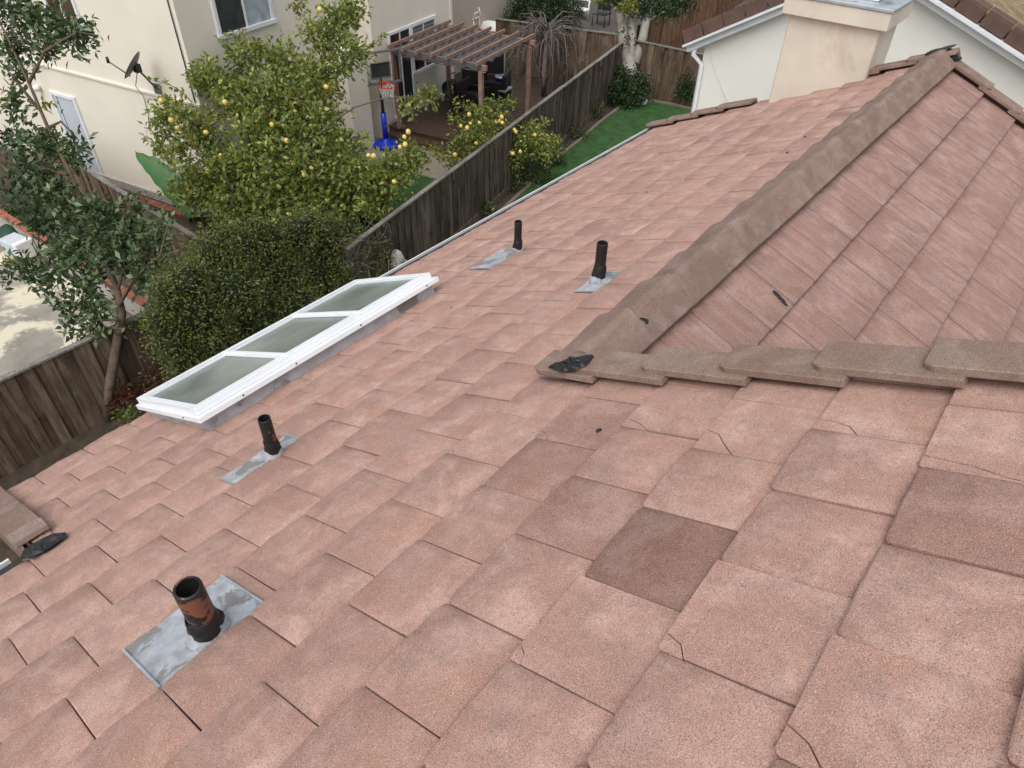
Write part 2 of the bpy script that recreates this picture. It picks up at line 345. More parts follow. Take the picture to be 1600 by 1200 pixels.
def tile_mb(w, L, cam_=1.0):
    b = MB(); n = 12; xs = [(-.5+i/n)*w for i in range(n+1)]
    xs = sorted(set(xs+[w/2-.006, w/2-.014, -w/2+.005]))
    def y0(x):
        r = .022; d = w/2-x
        if d < r: return r-math.sqrt(max(0, r*r-(r-d)**2))
        r = .008; d = x+w/2
        return r-math.sqrt(max(0, r*r-(r-d)**2)) if d < r else 0.0
    def rip(x): return cam_*(.0052*math.cos(2*math.pi*x/w)-.004)+.0014*math.cos(6*math.pi*x/w)
    tl_ = .92 if cam_ else 1.25
    def z(x, y): return rip(x)-TH*tl_*y/TE
    r0 = [(x, y0(x), z(x, 0)-.004) for x in xs]; r1 = [(x, y0(x)+.006, z(x, 0)) for x in xs]; rm = [(x, L*.5, z(x, L*.5)) for x in xs]; r2 = [(x, L, z(x, L)) for x in xs]; rb = [(x, y0(x), z(x, 0)-TH) for x in xs]; rb2 = [(x, L, z(x, L)-TH*.8) for x in xs]
    k = len(xs); b.add(rb+r0+r1+rm+r2+rb2, [])
    for r in range(5):
        for i in range(k-1): b.f.append((r*k+i, r*k+i+1, (r+1)*k+i+1, (r+1)*k+i)); b.sm.append(r in (2, 3))
    for i in (0, k-1):
        q = [i, k+i, 2*k+i, 3*k+i, 4*k+i, 5*k+i]; b.f.append(tuple(q if i == 0 else q[::-1])); b.sm.append(False)
    return b
def tile_mesh(w, L, sid='A'):
    key = (round(w, 3), round(L, 3), sid)
    if key not in _tm: _tm[key] = tile_mb(w, L, .5 if sid == 'A' else 0.0)
    return _tm[key]
tiles = []   # (matrix, width, length, slope id, px centre, area, dark)
OFF = {0: 0.0, -1: .40, -2: .84, -3: .09, -4: .66, -5: .08, -6: .46, -7: .84, -8: .35, -9: .76, -10: .06, -11: .55, -12: .02, -13: .52, -14: .12, 1: .5, 2: .05, 3: .5, 4: 0, 5: .45}
MIDPX = [(860, 712), (905, 800), (1510, 810), (905, 655)]
SKIPPX = []
def add_tile(fr, uc, w, vv, L, sid):
    jr = random.gauss(0, .0022 if sid == 'A' else .0008); sl = random.gauss(0, .004 if sid == 'A' else .0015)
    if sid == 'A':
        p = A(uc, vv+sl, jr); xa, ya, za = -eY, vA, nA
    else:
        p = Cc(uc, -(vv+sl), jr); xa, ya, za = eY, vC, nC
    Mx = frame(xa, ya, za, p) @ Matrix.Rotation(random.gauss(0, .0045 if sid == 'A' else .0015), 4, 'Z') @ Matrix.Rotation(random.gauss(0, .0045 if sid == 'A' else .002), 4, 'Y')
    pc = [proj(np.array((Mx @ Vector((sx*w/2, sy, 0))))) for sx, sy in ((-1, 0), (1, 0), (1, TE), (-1, TE))]
    if min(q[2] for q in pc) < .2: area = 0; c = (0, 0)
    else:
        cl = [(min(max(q[0], 0), 1600), min(max(q[1], 0), 1200)) for q in pc]
        area = abs(sum(cl[i][0]*cl[(i+1) % 4][1]-cl[(i+1) % 4][0]*cl[i][1] for i in range(4)))/2; c = (sum(q[0] for q in pc)/4, sum(q[1] for q in pc)/4)
    tiles.append([Mx, w, L, sid, c, area, pc])
GAP = .0035
for k in range(-14, 6):
    off = OFF.get(k, 0)
    for i in range(-16, 25):
        a, b_ = uk(i+off)+GAP/2, uk(i+off+1)-GAP/2
        top = uR+.02 if k > -5 else uF-.01
        lo = uN if k < -10 else uk(-13)
        if a >= top-.03 or b_ <= lo+.03: continue
        a2, b2 = max(a, lo), min(b_, top)
        L = TE+.075; v0 = vk(k)
        if k == -5 and b2 > uR+.05 and a2 > uR-.25: L = min(L, vR-.015-v0)
        P = (a2+b2)/2
        # skylight footprint
        if 1.32 < P < 3.16 and -5.7 < v0 < -4.62: continue
        add_tile(None, P, b2-a2, v0, L, 'A')
# tiles in the narrow strip below the skylight
S_C = [.16+.39*j for j in range(9)]
OC = [0, .5, .95, .45, .05, .5, .0, .5, .2]
for j in range(8):
    s_butt = .545+.392*j; L = .392+.075 if j else .49
    for i in range(-8, 16):
        a, b_ = 4.02+.3245*(i+OC[j])+GAP/2, 4.02+.3245*(i+1+OC[j])-GAP/2
        if a > uF-.04 or b_ < Y0C+.03: continue
        a, b_ = max(a, Y0C), min(b_, uF-.01)
        add_tile(None, (a+b_)/2, b_-a, -s_butt, L, 'C')
tiles.sort(key=lambda t: -t[5])
singles, rest = tiles[:300], tiles[300:]
# cracked tiles: split the tile outline along a crack line (corner piece lies a few mm apart)
CRACK = {(1070, 690): 'a', (1263, 662): 'b', (970, 655): 'c', (1025, 1000): 'd', (790, 1030): 'e', (1210, 1160): 'f', (1440, 722): 'g', (840, 672): 'h', (690, 690): 'i', (1490, 620): 'j', (1040, 420): 'k'}
CL = {'a': [(.0, .115), (.05, .10), (.085, .06), (.145, .0)], 'b': [(0, .06), (.05, .062), (.10, .045), (.14, .0)], 'c': [(0, .05), (.06, .035), (.12, .0)], 'd': [(.0, .05), (.045, .035), (.07, .0)],
      'e': [(0, .05), (.03, .03), (.04, .0)], 'f': [(0, .07), (.05, .05), (.10, .0)], 'g': [(0, .055), (.12, .04), (.2, .014), (.3, 0)], 'h': [(0, .045), (.04, .04), (.07, 0)], 'i': [(0, .03), (.02, .02), (.03, 0)], 'j': [(.11, .42), (.10, .2), (.13, .12), (.105, 0)], 'k': [(0, .03), (.03, .0)]}
def crack_of(t):                                            # corner of the joint = local (+w/2, 0) -> pc[1]
    q = t[6][1]
    for (x, y), kx in CRACK.items():
        if t[3] == 'A' and math.hypot(q[0]-x, q[1]-y) < 26: CRACK.pop((x, y)); return kx
    return None
def cracked_mb(w, L, kx):
    # here the crack runs from the butt (x) to the joint side (y): points given as (distance upslope, distance from joint side)
    ln = CL[kx]; b = MB()
    def z(y): return -.006-TH*.92*y/TE
    cr = [(w/2-dj, dv) for dv, dj in ln]                    # (x, y)
    g = .0014
    if kx == 'j':
        pa = [(w/2, 0), (w/2, L)]+[(x+g, y) for x, y in [(w/2-d2, d1) for d2, d1 in ln]]
        pb = [(-w/2, L), (-w/2, 0)]+[(x-g, y) for x, y in [(w/2-d2, d1) for d2, d1 in ln]][::-1]
        polys = [pa, pb]
    else:
        corner = [(w/2, 0.003)]+[(x+g*.7, max(0, y-g*.7)) for x, y in cr[::-1]]
        r = .02
        corner = [(w/2-.004, .006), (w/2, .014)]+[(x+g*.7, max(0, y-g*.7)) for x, y in cr[::-1]]+[(w/2-.012, 0.0)] if cr[0][0] < w/2-.02 else [(w/2-.004, .004), (w/2, .012)]+[(x+g*.7, max(0, y-g*.7)) for x, y in cr[::-1]]
        main = [(-w/2, 0), ]+[(x-g*.7, y+g*.7) for x, y in cr]+[(w/2, L), (-w/2, L)]
        polys = [corner, main]
    for ip, pl in enumerate(polys):
        dz = -.002 if (ip == 0 and kx != 'j') else 0.0
        n = len(pl); top = [(x, y, z(y)+dz) for x, y in pl]; bot = [(x, y, z(y)-TH+dz) for x, y in pl]
        ar = sum(pl[i][0]*pl[(i+1) % n][1]-pl[(i+1) % n][0]*pl[i][1] for i in range(n))
        idx = list(range(n)) if ar > 0 else list(range(n-1, -1, -1))
        b.add(top+bot, [tuple(idx), tuple(n+i for i in idx[::-1])]+[(n+idx[i], n+idx[(i+1) % n], idx[(i+1) % n], idx[i]) for i in range(n)])
    return b
shared = {}
for t in singles:
    Mx, w, L, sid, c, area, pc = t
    dark = math.hypot(c[0]-1020, c[1]-868) < 42 and sid == 'A'; midt = any(math.hypot(c[0]-x, c[1]-y) < 42 for x, y in MIDPX) and sid == 'A'
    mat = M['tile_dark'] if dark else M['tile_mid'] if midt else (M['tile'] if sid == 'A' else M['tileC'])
    kx = crack_of(t)
    if kx: me = cracked_mb(w, L, kx).mesh('cracked_roof_tile'); me.materials.append(mat)
    else:
        key = (round(w, 3), round(L, 3), mat.name)
        if key not in shared: shared[key] = tile_mesh(w, L, sid).mesh('roof_tile'); shared[key].materials.append(mat)
        me = shared[key]
    o = link_inst('roof_tile', me, slopeA if sid == 'A' else slopeC, Mx)
    if kx: o['label'] = 'cracked salmon roof tile'
    elif dark: o['label'] = 'darker brown red roof tile'
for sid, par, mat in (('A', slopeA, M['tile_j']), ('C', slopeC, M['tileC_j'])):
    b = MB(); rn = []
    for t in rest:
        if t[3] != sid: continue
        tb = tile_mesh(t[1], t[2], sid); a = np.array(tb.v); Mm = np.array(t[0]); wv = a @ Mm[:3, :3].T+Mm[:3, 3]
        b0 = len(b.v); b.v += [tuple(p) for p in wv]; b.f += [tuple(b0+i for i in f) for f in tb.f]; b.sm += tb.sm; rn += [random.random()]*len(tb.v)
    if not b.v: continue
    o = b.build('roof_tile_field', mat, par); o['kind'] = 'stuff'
    at = o.data.attributes.new('rnd', 'FLOAT', 'POINT'); at.data.foreach_set('value', rn)
# ---- wing ridge caps
ridge = MB().box(RG0+np.array([0, (uR+uF)/2, -.10]), (.05, uF-uR, .1)).build('ridge_board', M['underlay'], house)
def cap_mb(y0, y1, z0, z1):
    b = MB(); vs = []
    for y, dz, wd in ((y0, z0, .150), (y1, z1, .166)):
        sec = [(-wd, -.050-(wd-.15)*.5), (-.026, .050), (-.008, .057), (.008, .057), (.026, .050), (wd, -.050-(wd-.15)*.5)]
        for x, zz in sec: vs.append(RG0+np.array([x, y, zz+dz]))
        for x, zz in sec[::-1]: vs.append(RG0+np.array([x*.97, y, zz+dz-.022]))
    n = 12; fs = [tuple(range(n-1, -1, -1)), tuple(range(n, 2*n))]+[(i, (i+1) % n, n+(i+1) % n, n+i) for i in range(n)]
    b.add(vs, [f[::-1] for f in fs]); return b
cuts = [2.25]+[2.57+.415*i for i in range(15)]
for a, b_ in zip(cuts[:-1], cuts[1:]):
    if a > uF: break
    cap_mb(a-.03+random.gauss(0, .004), min(b_+.035, uF+.05), -.006+random.gauss(0, .003), .032+random.gauss(0, .003)).build('ridge_cap', M['cap'], ridge, bevel=.004)
MB().prism([RG0+np.array([x, 2.262, z]) for x, z in ((-.15, -.075), (.15, -.075), (.15, -.056), (.026, .044), (-.026, .044), (-.15, -.056))], (0, .02, 0)).build('ridge_end', M['cap'], ridge)
# ---- rake (gable edge) caps
def rake_cap(par, P, vdir, ndir, inw, v0, v1, up0, up1, width, leg, uo, mat):
    """P: function(u,v,o); inw=+1 if the covered field lies on the -u side (edge at uo), leg hangs at uo+width"""
    th = .034; b = MB()
    a, c = uo, uo+width
    ch = .03
    pts = lambda v, o: (P(a, v, o), P(c, v, o))
    bot = [P(a+.0, v0+ch, up0), P(a+ch*.8, v0, up0), P(c, v0, up0), P(c, v1, up1), P(a, v1, up1)]
    top = [p+ndir*th for p in bot]
    n = 5; vs = bot+top
    fs = [tuple(range(n-1, -1, -1)), tuple(range(n, 2*n))]+[(i, (i+1) % n, n+(i+1) % n, n+i) for i in range(n)]
    if np.dot(np.cross(bot[1]-bot[0], bot[2]-bot[1]), ndir) < 0: fs = [f[::-1] for f in fs]
    b.add(vs, fs)
    ob = b.build('rake_cap', mat, par, bevel=.005)
    lb = MB(); o_ = [P(c-.03, v0, up0), P(c, v0, up0), P(c, v1, up1), P(c-.03, v1, up1)]
    if np.dot(np.cross(o_[1]-o_[0], o_[2]-o_[1]), ndir) < 0: o_ = o_[::-1]
    lb.hexa([p-ndir*leg for p in o_], [p-ndir*.002 for p in o_]); lb.build('rake_leg', mat, par)
    return ob
rakeD = MB().bar(A(uR+.03, vk(-4.6), -.12), A(uR+.03, vk(6), -.12), .03, .12, nA).build('rake_board', M['trim_white'], house)
for j in range(0, 11):
    v0 = vk(-4.92+j-(.36 if j else 0)); v1 = vk(-3.95+j+.02)
    rake_cap(rakeD, A, vA, nA, 1, v0, v1, .040, .006, .185+random.gauss(0, .004), .12, uk(1.86+.088*j)+random.gauss(0, .004), M['rake'])
rakeF = MB().bar(A(uF+.03, EAVE_V, -.12), A(uF+.03, vR, -.12), .03, .12, nA).build('rake_board', M['trim_white'], house)
for j in range(0, 10):
    v0 = vk(-14.15+j-(.3 if j else .2)); v1 = vk(-13.15+j)
    if -9.9 < -14.1+j+.5 < -6.6: continue
    rake_cap(rakeF, A, vA, nA, 1, v0, v1, .034, .004, .19, .10, uF-.13, M['rake'])
rakeG = MB().bar(Cc(uF+.03, 0.02, -.12), Cc(uF+.03, 3.4, -.12), .03, .12, nC).build('rake_board', M['trim_white'], house)
for j in range(0, 9):
    s1 = .1+.36*j; s0 = s1+.46
    rake_cap(rakeG, lambda u, v, o: Cc(u, -v, o), vC, nC, 1, -s0, -s1, .034, .004, .19, .10, uF-.09, M['rake'])
# near rake of the lower roof section and the short near eave
rakeN = MB().bar(A(uN-.03, EAVE_V, -.12), A(uN-.03, vN, -.12), .03, .12, nA).build('rake_board', M['trim_white'], house)
for j in range(4):
    v0 = vk(-14.2+1.12*j); v1 = vk(-13.0+1.12*j) if j < 3 else vk(-10.55)
    rake_cap(rakeN, lambda u, v, o: A(2*uN-u, v, o), vA, nA, 1, v0, v1, .030, .004, .17, .14, uN-.10, M['cap'])
def blob(pts, h, name, par, P=A):
    q_ = []
    for i in range(len(pts)):
        p0_, p1_ = pts[i], pts[(i+1) % len(pts)]; L_ = math.hypot(p1_[0]-p0_[0], p1_[1]-p0_[1])
        for t in (0, .33, .66): q_.append((p0_[0]+(p1_[0]-p0_[0])*t+random.gauss(0, .06*L_), p0_[1]+(p1_[1]-p0_[1])*t+random.gauss(0, .06*L_)))
    pts = q_; h = (h[0], h[1]*.5)
                              # lumpy mastic patch over an outline given in slope metres
    b = MB(); n = len(pts); cx = sum(p[0] for p in pts)/n; cy = sum(p[1] for p in pts)/n
    rings = [(1.0, 0.0), (.88, .7), (.6, 1.0), (.3, .85)]
    vs = []
    for s, hh in rings:
        for (u, v) in pts: vs.append(P(cx+(u-cx)*s+random.gauss(0, .003), cy+(v-cy)*s+random.gauss(0, .003), h[0]+hh*h[1]*random.uniform(.4, 1.4)))
    fs = []
    for r in range(3):
        for i in range(n): fs.append((r*n+i, r*n+(i+1) % n, (r+1)*n+(i+1) % n, (r+1)*n+i))
    fs.append(tuple(3*n+i for i in range(n))); b.add(vs, fs, False); bm = b.build(name, M['mastic'], par)
    return bm
def px_patch(pxs, o): return [uvA(x, y, o) for x, y in pxs]
blob(px_patch([(856, 572), (878, 566), (890, 556), (926, 554), (918, 566), (902, 574), (880, 577)], .085), (.075, .035), 'mastic', slopeA)
MB().add(*(lambda b: (b.v, b.f))(MB().box(RG0+np.array([0, 2.42, -.05]), (.09, .28, .09)))).build('mortar', M['mastic'], ridge)
blob(px_patch([(26, 872), (34, 858), (60, 842), (100, 828), (98, 838), (70, 855), (45, 868)], .03), (.015, .04), 'mastic', slopeA)
blob([(uF-.12, vR-.12), (uF+.08, vR-.1), (uF+.08, vR+.10), (uF-.06, vR+.08)], (.065, .03), 'mastic', slopeA)
blob([(uF-.12+.0, -.12), (uF+.08, -.14), (uF+.08, .02), (uF-.1, 0)], (.05, .06), 'mastic', slopeC, lambda u, v, o: Cc(u, -v, o))
blob(px_patch([(997, 494), (1003, 492), (1014, 499), (1010, 503)], .075), (.062, .012), 'mastic', ridge)
def onC(x, y, o=0.0): d = ray(x, y); return CP+d*((nC@(RG0-CP)+o)/(nC@d))
def ysC(x, y): P = onC(x, y, .01)-RG0; return P[1], float(P@vC)
blob([ysC(x, y) for x, y in ((1209, 452), (1213, 453), (1224, 463), (1233, 477), (1229, 476), (1217, 464))], (.0, .008), 'mastic', slopeC, lambda u, v, o: Cc(u, -v, o))
# short near eave gutter, far gutter
def gutter(name, u0, u1, v, par):
    sec = [(.03, -.02), (-.075, -.02), (-.075, -.115), (.0, -.125), (.03, -.12)]
    g = MB(); P = lambda u, x, z: A(u, v, 0)+np.array([x, 0, z])
    poly = [(.02, -.045), (.02, -.13), (-.085, -.13), (-.095, -.03), (-.085, -.03), (-.077, -.122), (.012, -.122), (.012, -.045)]
    g.prism([P(u0, x, z) for x, z in poly], (0, u1-u0, 0)); go = g.build(name, M['gutter_white'], par)
    MB().prism([P(u0, x, z) for x, z in ((.010, -.05), (-.076, -.05), (-.076, -.12), (.010, -.12))], (0, u1-u0, 0)).build('gutter_shade_fill', M['gutter_shade'], go); return go  # dark block fills the trough as its painted shade
gutter('gutter', uk(5.9), uF, EAVE_V-.01, house)
gutter('gutter', uk(-13), uN-.12, vN-.01, house)
# fascia, walls
wl = MB()
xw = A(0, EAVE_V)[0]+.45; zt = A(0, EAVE_V)[2]-.18
xe = -2*XRG*0+(2*XRG-xw)
wl.prism([(xw, uk(-3.4), 0), (xw, uF-.1, 0), (2*XRG-xw, uF-.1, 0), (2*XRG-xw, uk(-3.4), 0)], (0, 0, zt)).build('wall', M['stucco_white'], house)
gw = MB().prism([(xw, uF-.1, zt), (2*XRG-xw, uF-.1, zt), (XRG, uF-.1, ZRG-.12)], (0, -.15, 0)).build('wall', M['stucco_white'], house)
# gable wall below the near rake, rising above the wing roof
pz = lambda v: A(uR-.12, v, -.1)
gd = MB().prism([A(uR-.12, vk(-5.2), -.1)*np.array([1, 1, 0])+np.array([0, 0, 3.5]), pz(vk(-5.2)), pz(vk(6)), pz(vk(6))*np.array([1, 1, 0])+np.array([0, 0, 3.5])], (0, -.15, 0)).build('wall', M['stucco_white'], house)
pk = A(0, vk(6), -.03); MB().prism([(pk[0], uk(-14), pk[2]), (pk[0], uR, pk[2]), (pk[0]+5, uR, pk[2]-5*math.tan(RP)), (pk[0]+5, uk(-14), pk[2]-5*math.tan(RP))], (0, 0, -.06)).build('roof_slope', M['tileC'], house)
fb = MB().box((A(0, EAVE_V)[0]+.04, (uN+uF)/2, A(0, EAVE_V)[2]-.12), (.03, uF-uN, .16)).build('fascia', M['trim_white'], house)
# ---- chimney
YC = 8.30
cl, cr_ = ony(1200, 160, YC), ony(1352, 121, YC)
zc = ony(1300, 35, YC-.06)[2]
xl, xr = cl[0], cr_[0]; dC = .62
ch = MB().box(((xl+xr)/2, YC+dC/2, (4.2+zc)/2), (xr-xl, dC, zc-4.2)).build('chimney', M['stucco_chim'], house, bevel=.012)
cc = MB(); o1 = .07
cc.box(((xl+xr)/2, YC+dC/2, zc+.085), (xr-xl+2*o1, dC+2*o1, .17)); cc.build('chimney_collar', M['stucco_chim'], ch, bevel=.008)
MB().box(((xl+xr)/2, YC+dC/2, zc+.187), (xr-xl+2*o1+.03, dC+2*o1+.03, .03)).build('chimney_cap', M['galv'], ch, bevel=.004)
MB().box(((xl+xr)/2+.08, YC+dC/2+.02, zc+.26), (.5, .36, .11)).build('chimney_flue', M['trim_white'], ch, bevel=.006)
# ================================================================== skylight
sk0 = A(1.2, -5.3)
skl = thing('skylight', sk0, 'long white framed skylight with three grey green panes on the pink roof by the eave', 'skylight')
U1, U2, V1, V2 = 1.20, 3.23, -5.30, -4.20
cb = MB(); q = lambda u, v, o: A(u, v, o)
def ring(mb, u1, u2, v1, v2, iu, o0, o1, iv=None):
    iv = iu if iv is None else iv
    for (a, b, c, d) in ((u1, u2, v1, v1+iv), (u1, u2, v2-iv, v2), (u1, u1+iu, v1+iv, v2-iv), (u2-iu, u2, v1+iv, v2-iv)):
        mb.hexa([q(b, c, o0), q(a, c, o0), q(a, d, o0), q(b, d, o0)][::-1] if False else [q(a, c, o0), q(a, d, o0), q(b, d, o0), q(b, c, o0)], [q(a, c, o1), q(a, d, o1), q(b, d, o1), q(b, c, o1)])
    return mb
ring(cb, U1+.045, U2-.045, V1+.045, V2-.05, .03, -.06, .085).build('curb', M['galv'], skl)
ring(MB(), U1, U2, V1, V2, .075, .068, .105, .10).build('lower_frame', M['white_metal'], skl, bevel=.003)
fr = ring(MB(), U1+.022, U2-.022, V1+.022, V2-.045, .05, .106, .150, .075).build('upper_frame', M['white_metal'], skl, bevel=.003)
gu = [U1+.07, U1+.07+(U2-U1-.14)/3, U1+.07+2*(U2-U1-.14)/3, U2-.07]
for i in range(3):
    a, b = gu[i]+(.012 if i else .003), gu[i+1]-(.012 if i < 2 else .003)
    MB().hexa([q(a, V1+.10, .112), q(a, V2-.122, .112), q(b, V2-.122, .112), q(b, V1+.10, .112)], [q(a, V1+.10, .126), q(a, V2-.122, .126), q(b, V2-.122, .126), q(b, V1+.10, .126)]).build('pane', M['sky_glass'], skl)
for i in (1, 2):
    MB().hexa([q(gu[i]-.022, V1+.06, .127), q(gu[i]-.022, V2-.09, .127), q(gu[i]+.022, V2-.09, .127), q(gu[i]+.022, V1+.06, .127)], [q(gu[i]-.016, V1+.06, .156), q(gu[i]-.016, V2-.09, .156), q(gu[i]+.016, V2-.09, .156), q(gu[i]+.016, V1+.06, .156)]).build('glazing_bar', M['white_metal'], skl, bevel=.003)
for u in (1.5, 1.9, 2.45, 3.1): MB().lathe(A(u, V2-.001, .086), [(.0, .006), (.006, .004), (.007, 0)], 8, axis=vA).build('screw', M['screw'], skl)
for v in (-5.3, -4.45): MB().lathe(A(U1+.001, v, .086), [(.0, .006), (.006, .004), (.007, 0)], 8, axis=-eY).build('screw', M['screw'], skl)
# ================================================================== vent pipes
def vent(label, px, k, pr, ht, fu, boot, fl_v, pmat):
    """k: course whose exposed face carries the flashing"""
    u, v = uvA(*px); vb = vk(k+1); v = min(v, vb-.075 if boot != 'tuck' else vb-.02)
    P = A(u, v, -.012)
    t = thing('vent_pipe', P, label, 'vent pipe', 'plumbing vent pipes on the roof')
    f = MB(); a, b = uk(fu[0]), uk(fu[1]); va, vb2 = vk(fl_v), vb+.03
    oo = lambda vv: -.022*(vv-vk(k))/TE+.005
    n = 7
    for i in range(n):
        ua, ub = a+(b-a)*i/n, a+(b-a)*(i+1)/n; w1, w2 = .0025*math.sin(i*1.9), .0025*math.sin((i+1)*1.9)
        f.hexa([A(ua, va, oo(va)+w1), A(ua, vb2, oo(vb2)), A(ub, vb2, oo(vb2)), A(ub, va, oo(va)+w2)], [A(ua, va, oo(va)+w1+.003), A(ua, vb2, oo(vb2)+.003), A(ub, vb2, oo(vb2)+.003), A(ub, va, oo(va)+w2+.003)])
    fl = f.build('flashing', M['lead'], t)
    for uu in (a, b): MB().bar(A(uu, va, oo(va)+.006), A(uu, vb-.005, oo(vb)+.007), .008, .008, nA).build('hem', M['galv'], fl)
    MB().lathe(P, [(pr*1.75, -.01), (pr*1.6, .022), (pr*1.28, .05), (pr*1.1, .06)], 20).build('collar', M['lead'], t)
    # pipe with open end
    pm = MB().lathe(P, [(pr, -.03), (pr, ht), (pr*.97, ht+.003), (pr*.80, ht+.003)], 24); pm.build('pipe', M[pmat], t)
    MB().lathe(P, [(pr*.80, ht+.0025), (pr*.78, ht-.004), (pr*.78, ht-.14), (.001, ht-.14)], 24).build('bore', M['rubber'], t)
    bb = MB(); prof = [(pr*1.05, .03), (pr*1.28, .035), (pr*1.34, .05), (pr*1.22, .06), (pr*1.26, .075), (pr*1.16, .09), (pr*1.13, .11), (pr*1.02, .116)]
    n = 20; vs = []
    for r, z in prof:
        for j in range(n):
            an = 2*math.pi*j/n; rr = r*(1+.10*math.sin(3*an+z*60)*random.uniform(.3, 1)); vs.append(P+np.array([rr*math.cos(an), rr*math.sin(an), z+random.gauss(0, .003)]))
    bb.add(vs, [(i*n+j, i*n+(j+1) % n, (i+1)*n+(j+1) % n, (i+1)*n+j) for i in range(len(prof)-1) for j in range(n)], True); bb.build('boot', M['rubber'], t)
    return t
vent('rusty black vent pipe on the widest crumpled metal flashing', (332, 990), -6, .044, .262, (-3.92, -2.74), '', -5.92, 'pipe')
vent('black vent pipe between the skylight and the widest metal flashing', (440, 712), -9, .031, .255, (-1.45, -.22), 'tuck', -8.45, 'pipe')
vent('slim black vent pipe with grey flashing closest to the white gutter', (808, 392), -11, .030, .27, (6.9, 8.15), 'tuck', -10.8, 'pipe_black')
vent('black vent pipe beside the wing ridge caps in a gap between lifted tiles', (934, 437), -7, .033, .262, (5.15, 6.0), '', -6.5, 'pipe_black')
# ================================================================== debris lying on the tiles
for (x, y, r) in ((935, 672, .010), (705, 480, .006), (1240, 555, .006), (1010, 300, .008), (1230, 238, .010), (1258, 213, .010), (845, 312, .008)):
    p = onA(x, y, .008); b = MB(); n = 7; vs = []
    for rr, z in ((1, 0), (.9, .5), (.4, .9)):
        for i in range(n): vs.append(p+r*rr*random.uniform(.7, 1.3)*(eY*math.cos(i*6.283/n)*1.3+vA*math.sin(i*6.283/n))+nA*(z*r-.004))
    b.add(vs, [(k*n+i, k*n+(i+1) % n, (k+1)*n+(i+1) % n, (k+1)*n+i) for k in range(2) for i in range(n)]+[tuple(2*n+i for i in range(n))])
    tag(b.build('debris_clump', M['mastic']), 'tiny dark clump of debris lying on the pink roof tiles', 'debris', 'debris on the roof tiles')
# ================================================================== white gabled house behind
YG = 11.5
gL0, gL1 = ony(1092, 72, YG), ony(1225, 18, YG)
gR0, gR1 = ony(1450, 2, YG), ony(1600, 99, YG)
sL = (gL1[2]-gL0[2])/(gL1[0]-gL0[0]); sRr = (gR1[2]-gR0[2])/(gR1[0]-gR0[0])
px_ = (gR0[2]-gL0[2]+sL*gL0[0]-sRr*gR0[0])/(sL-sRr); pz_ = gL0[2]+sL*(px_-gL0[0])
xL = ony(1091, 130, YG)[0]; xR = px_+4.3
whouse = thing('white_gabled_house', (px_, YG, 0), 'white stucco gable wall with brown rake tiles rising behind the cream chimney', 'house')
zl = gL0[2]+sL*(xL-gL0[0]); zr_ = pz_+sRr*(xR-px_)
MB().prism([(xL, YG, 0), (xR, YG, 0), (xR, YG, zr_-.02), (px_, YG, pz_-.02), (xL, YG, zl-.02)], (0, 7, 0)).build('wall', M['stucco_white'], whouse)
for (xa, za, xb, zb) in ((px_, pz_, gL0[0]-.12, gL0[2]-.12*sL), (px_, pz_, xR+.4, zr_+.4*sRr)):
    d = np.array([xb-xa, 0, zb-za]); Ld = np.linalg.norm(d); d /= Ld; nn = np.array([-d[2], 0, d[0]]); nn = nn if nn[2] > 0 else -nn
    p0 = np.array([xa, YG-.16, za]); 
    MB().bar(p0+nn*.03+np.array([0, .08, 0]), p0+d*Ld+nn*.03+np.array([0, .08, 0]), .16, .10, nn).build('fascia', M['trim_white'], whouse, bevel=.006)
    MB().bar(p0+nn*.095, p0+d*Ld+nn*.095, .19, .035, nn).build('fascia_lip', M['gutter_white'], whouse)
    r = MB().prism([p0+nn*.2+np.array([0, .1, 0]), p0+d*Ld+nn*.2+np.array([0, .1, 0]), p0+d*Ld+nn*.2+np.array([0, 6.9, 0]), p0+nn*.2+np.array([0, 6.9, 0])], -nn*.06).build('roof_slope', M['stripe'], whouse)
    nt_ = int(Ld/.36)+1
    for i in range(nt_):
        a0, a1 = Ld-.36*i-.004, max(Ld-.36*(i+1)+.004, 0)
        c0 = p0+d*(a0+a1)/2+nn*(.205+.004*(i % 2))
        MB().box(c0, (.34, .035, .17), (d, np.array([0, 1, 0]), nn)).build('rake_tile', M['brownrake'], r, bevel=.006)
        MB().box(c0+np.array([0, .11, 0])+nn*.092, (.345, .24, .028), (d, np.array([0, 1, 0]), nn)).build('rake_tile', M['brownrake'], r, bevel=.006)
ds = MB(); xg = gL0[0]
ds.tube([(xg+.0, YG-.10, gL0[2]+.0), (xg-.02, YG-.12, gL0[2]-.10), (xL+.02, YG-.05, gL0[2]-.25), (xL+.02, YG-.05, 0.1)], .038, 8)
ds.build('downspout', M['trim_white'], whouse)
wire = MB().tube([(gL0[0]+.2, YG-.03, gL0[2]-.02), (gL0[0]+.55, YG-.02, gL0[2]-.55), (gL0[0]+.95, YG-.02, gL0[2]-1.1)], .004, 5).build('cable', M['trim_white'], whouse)
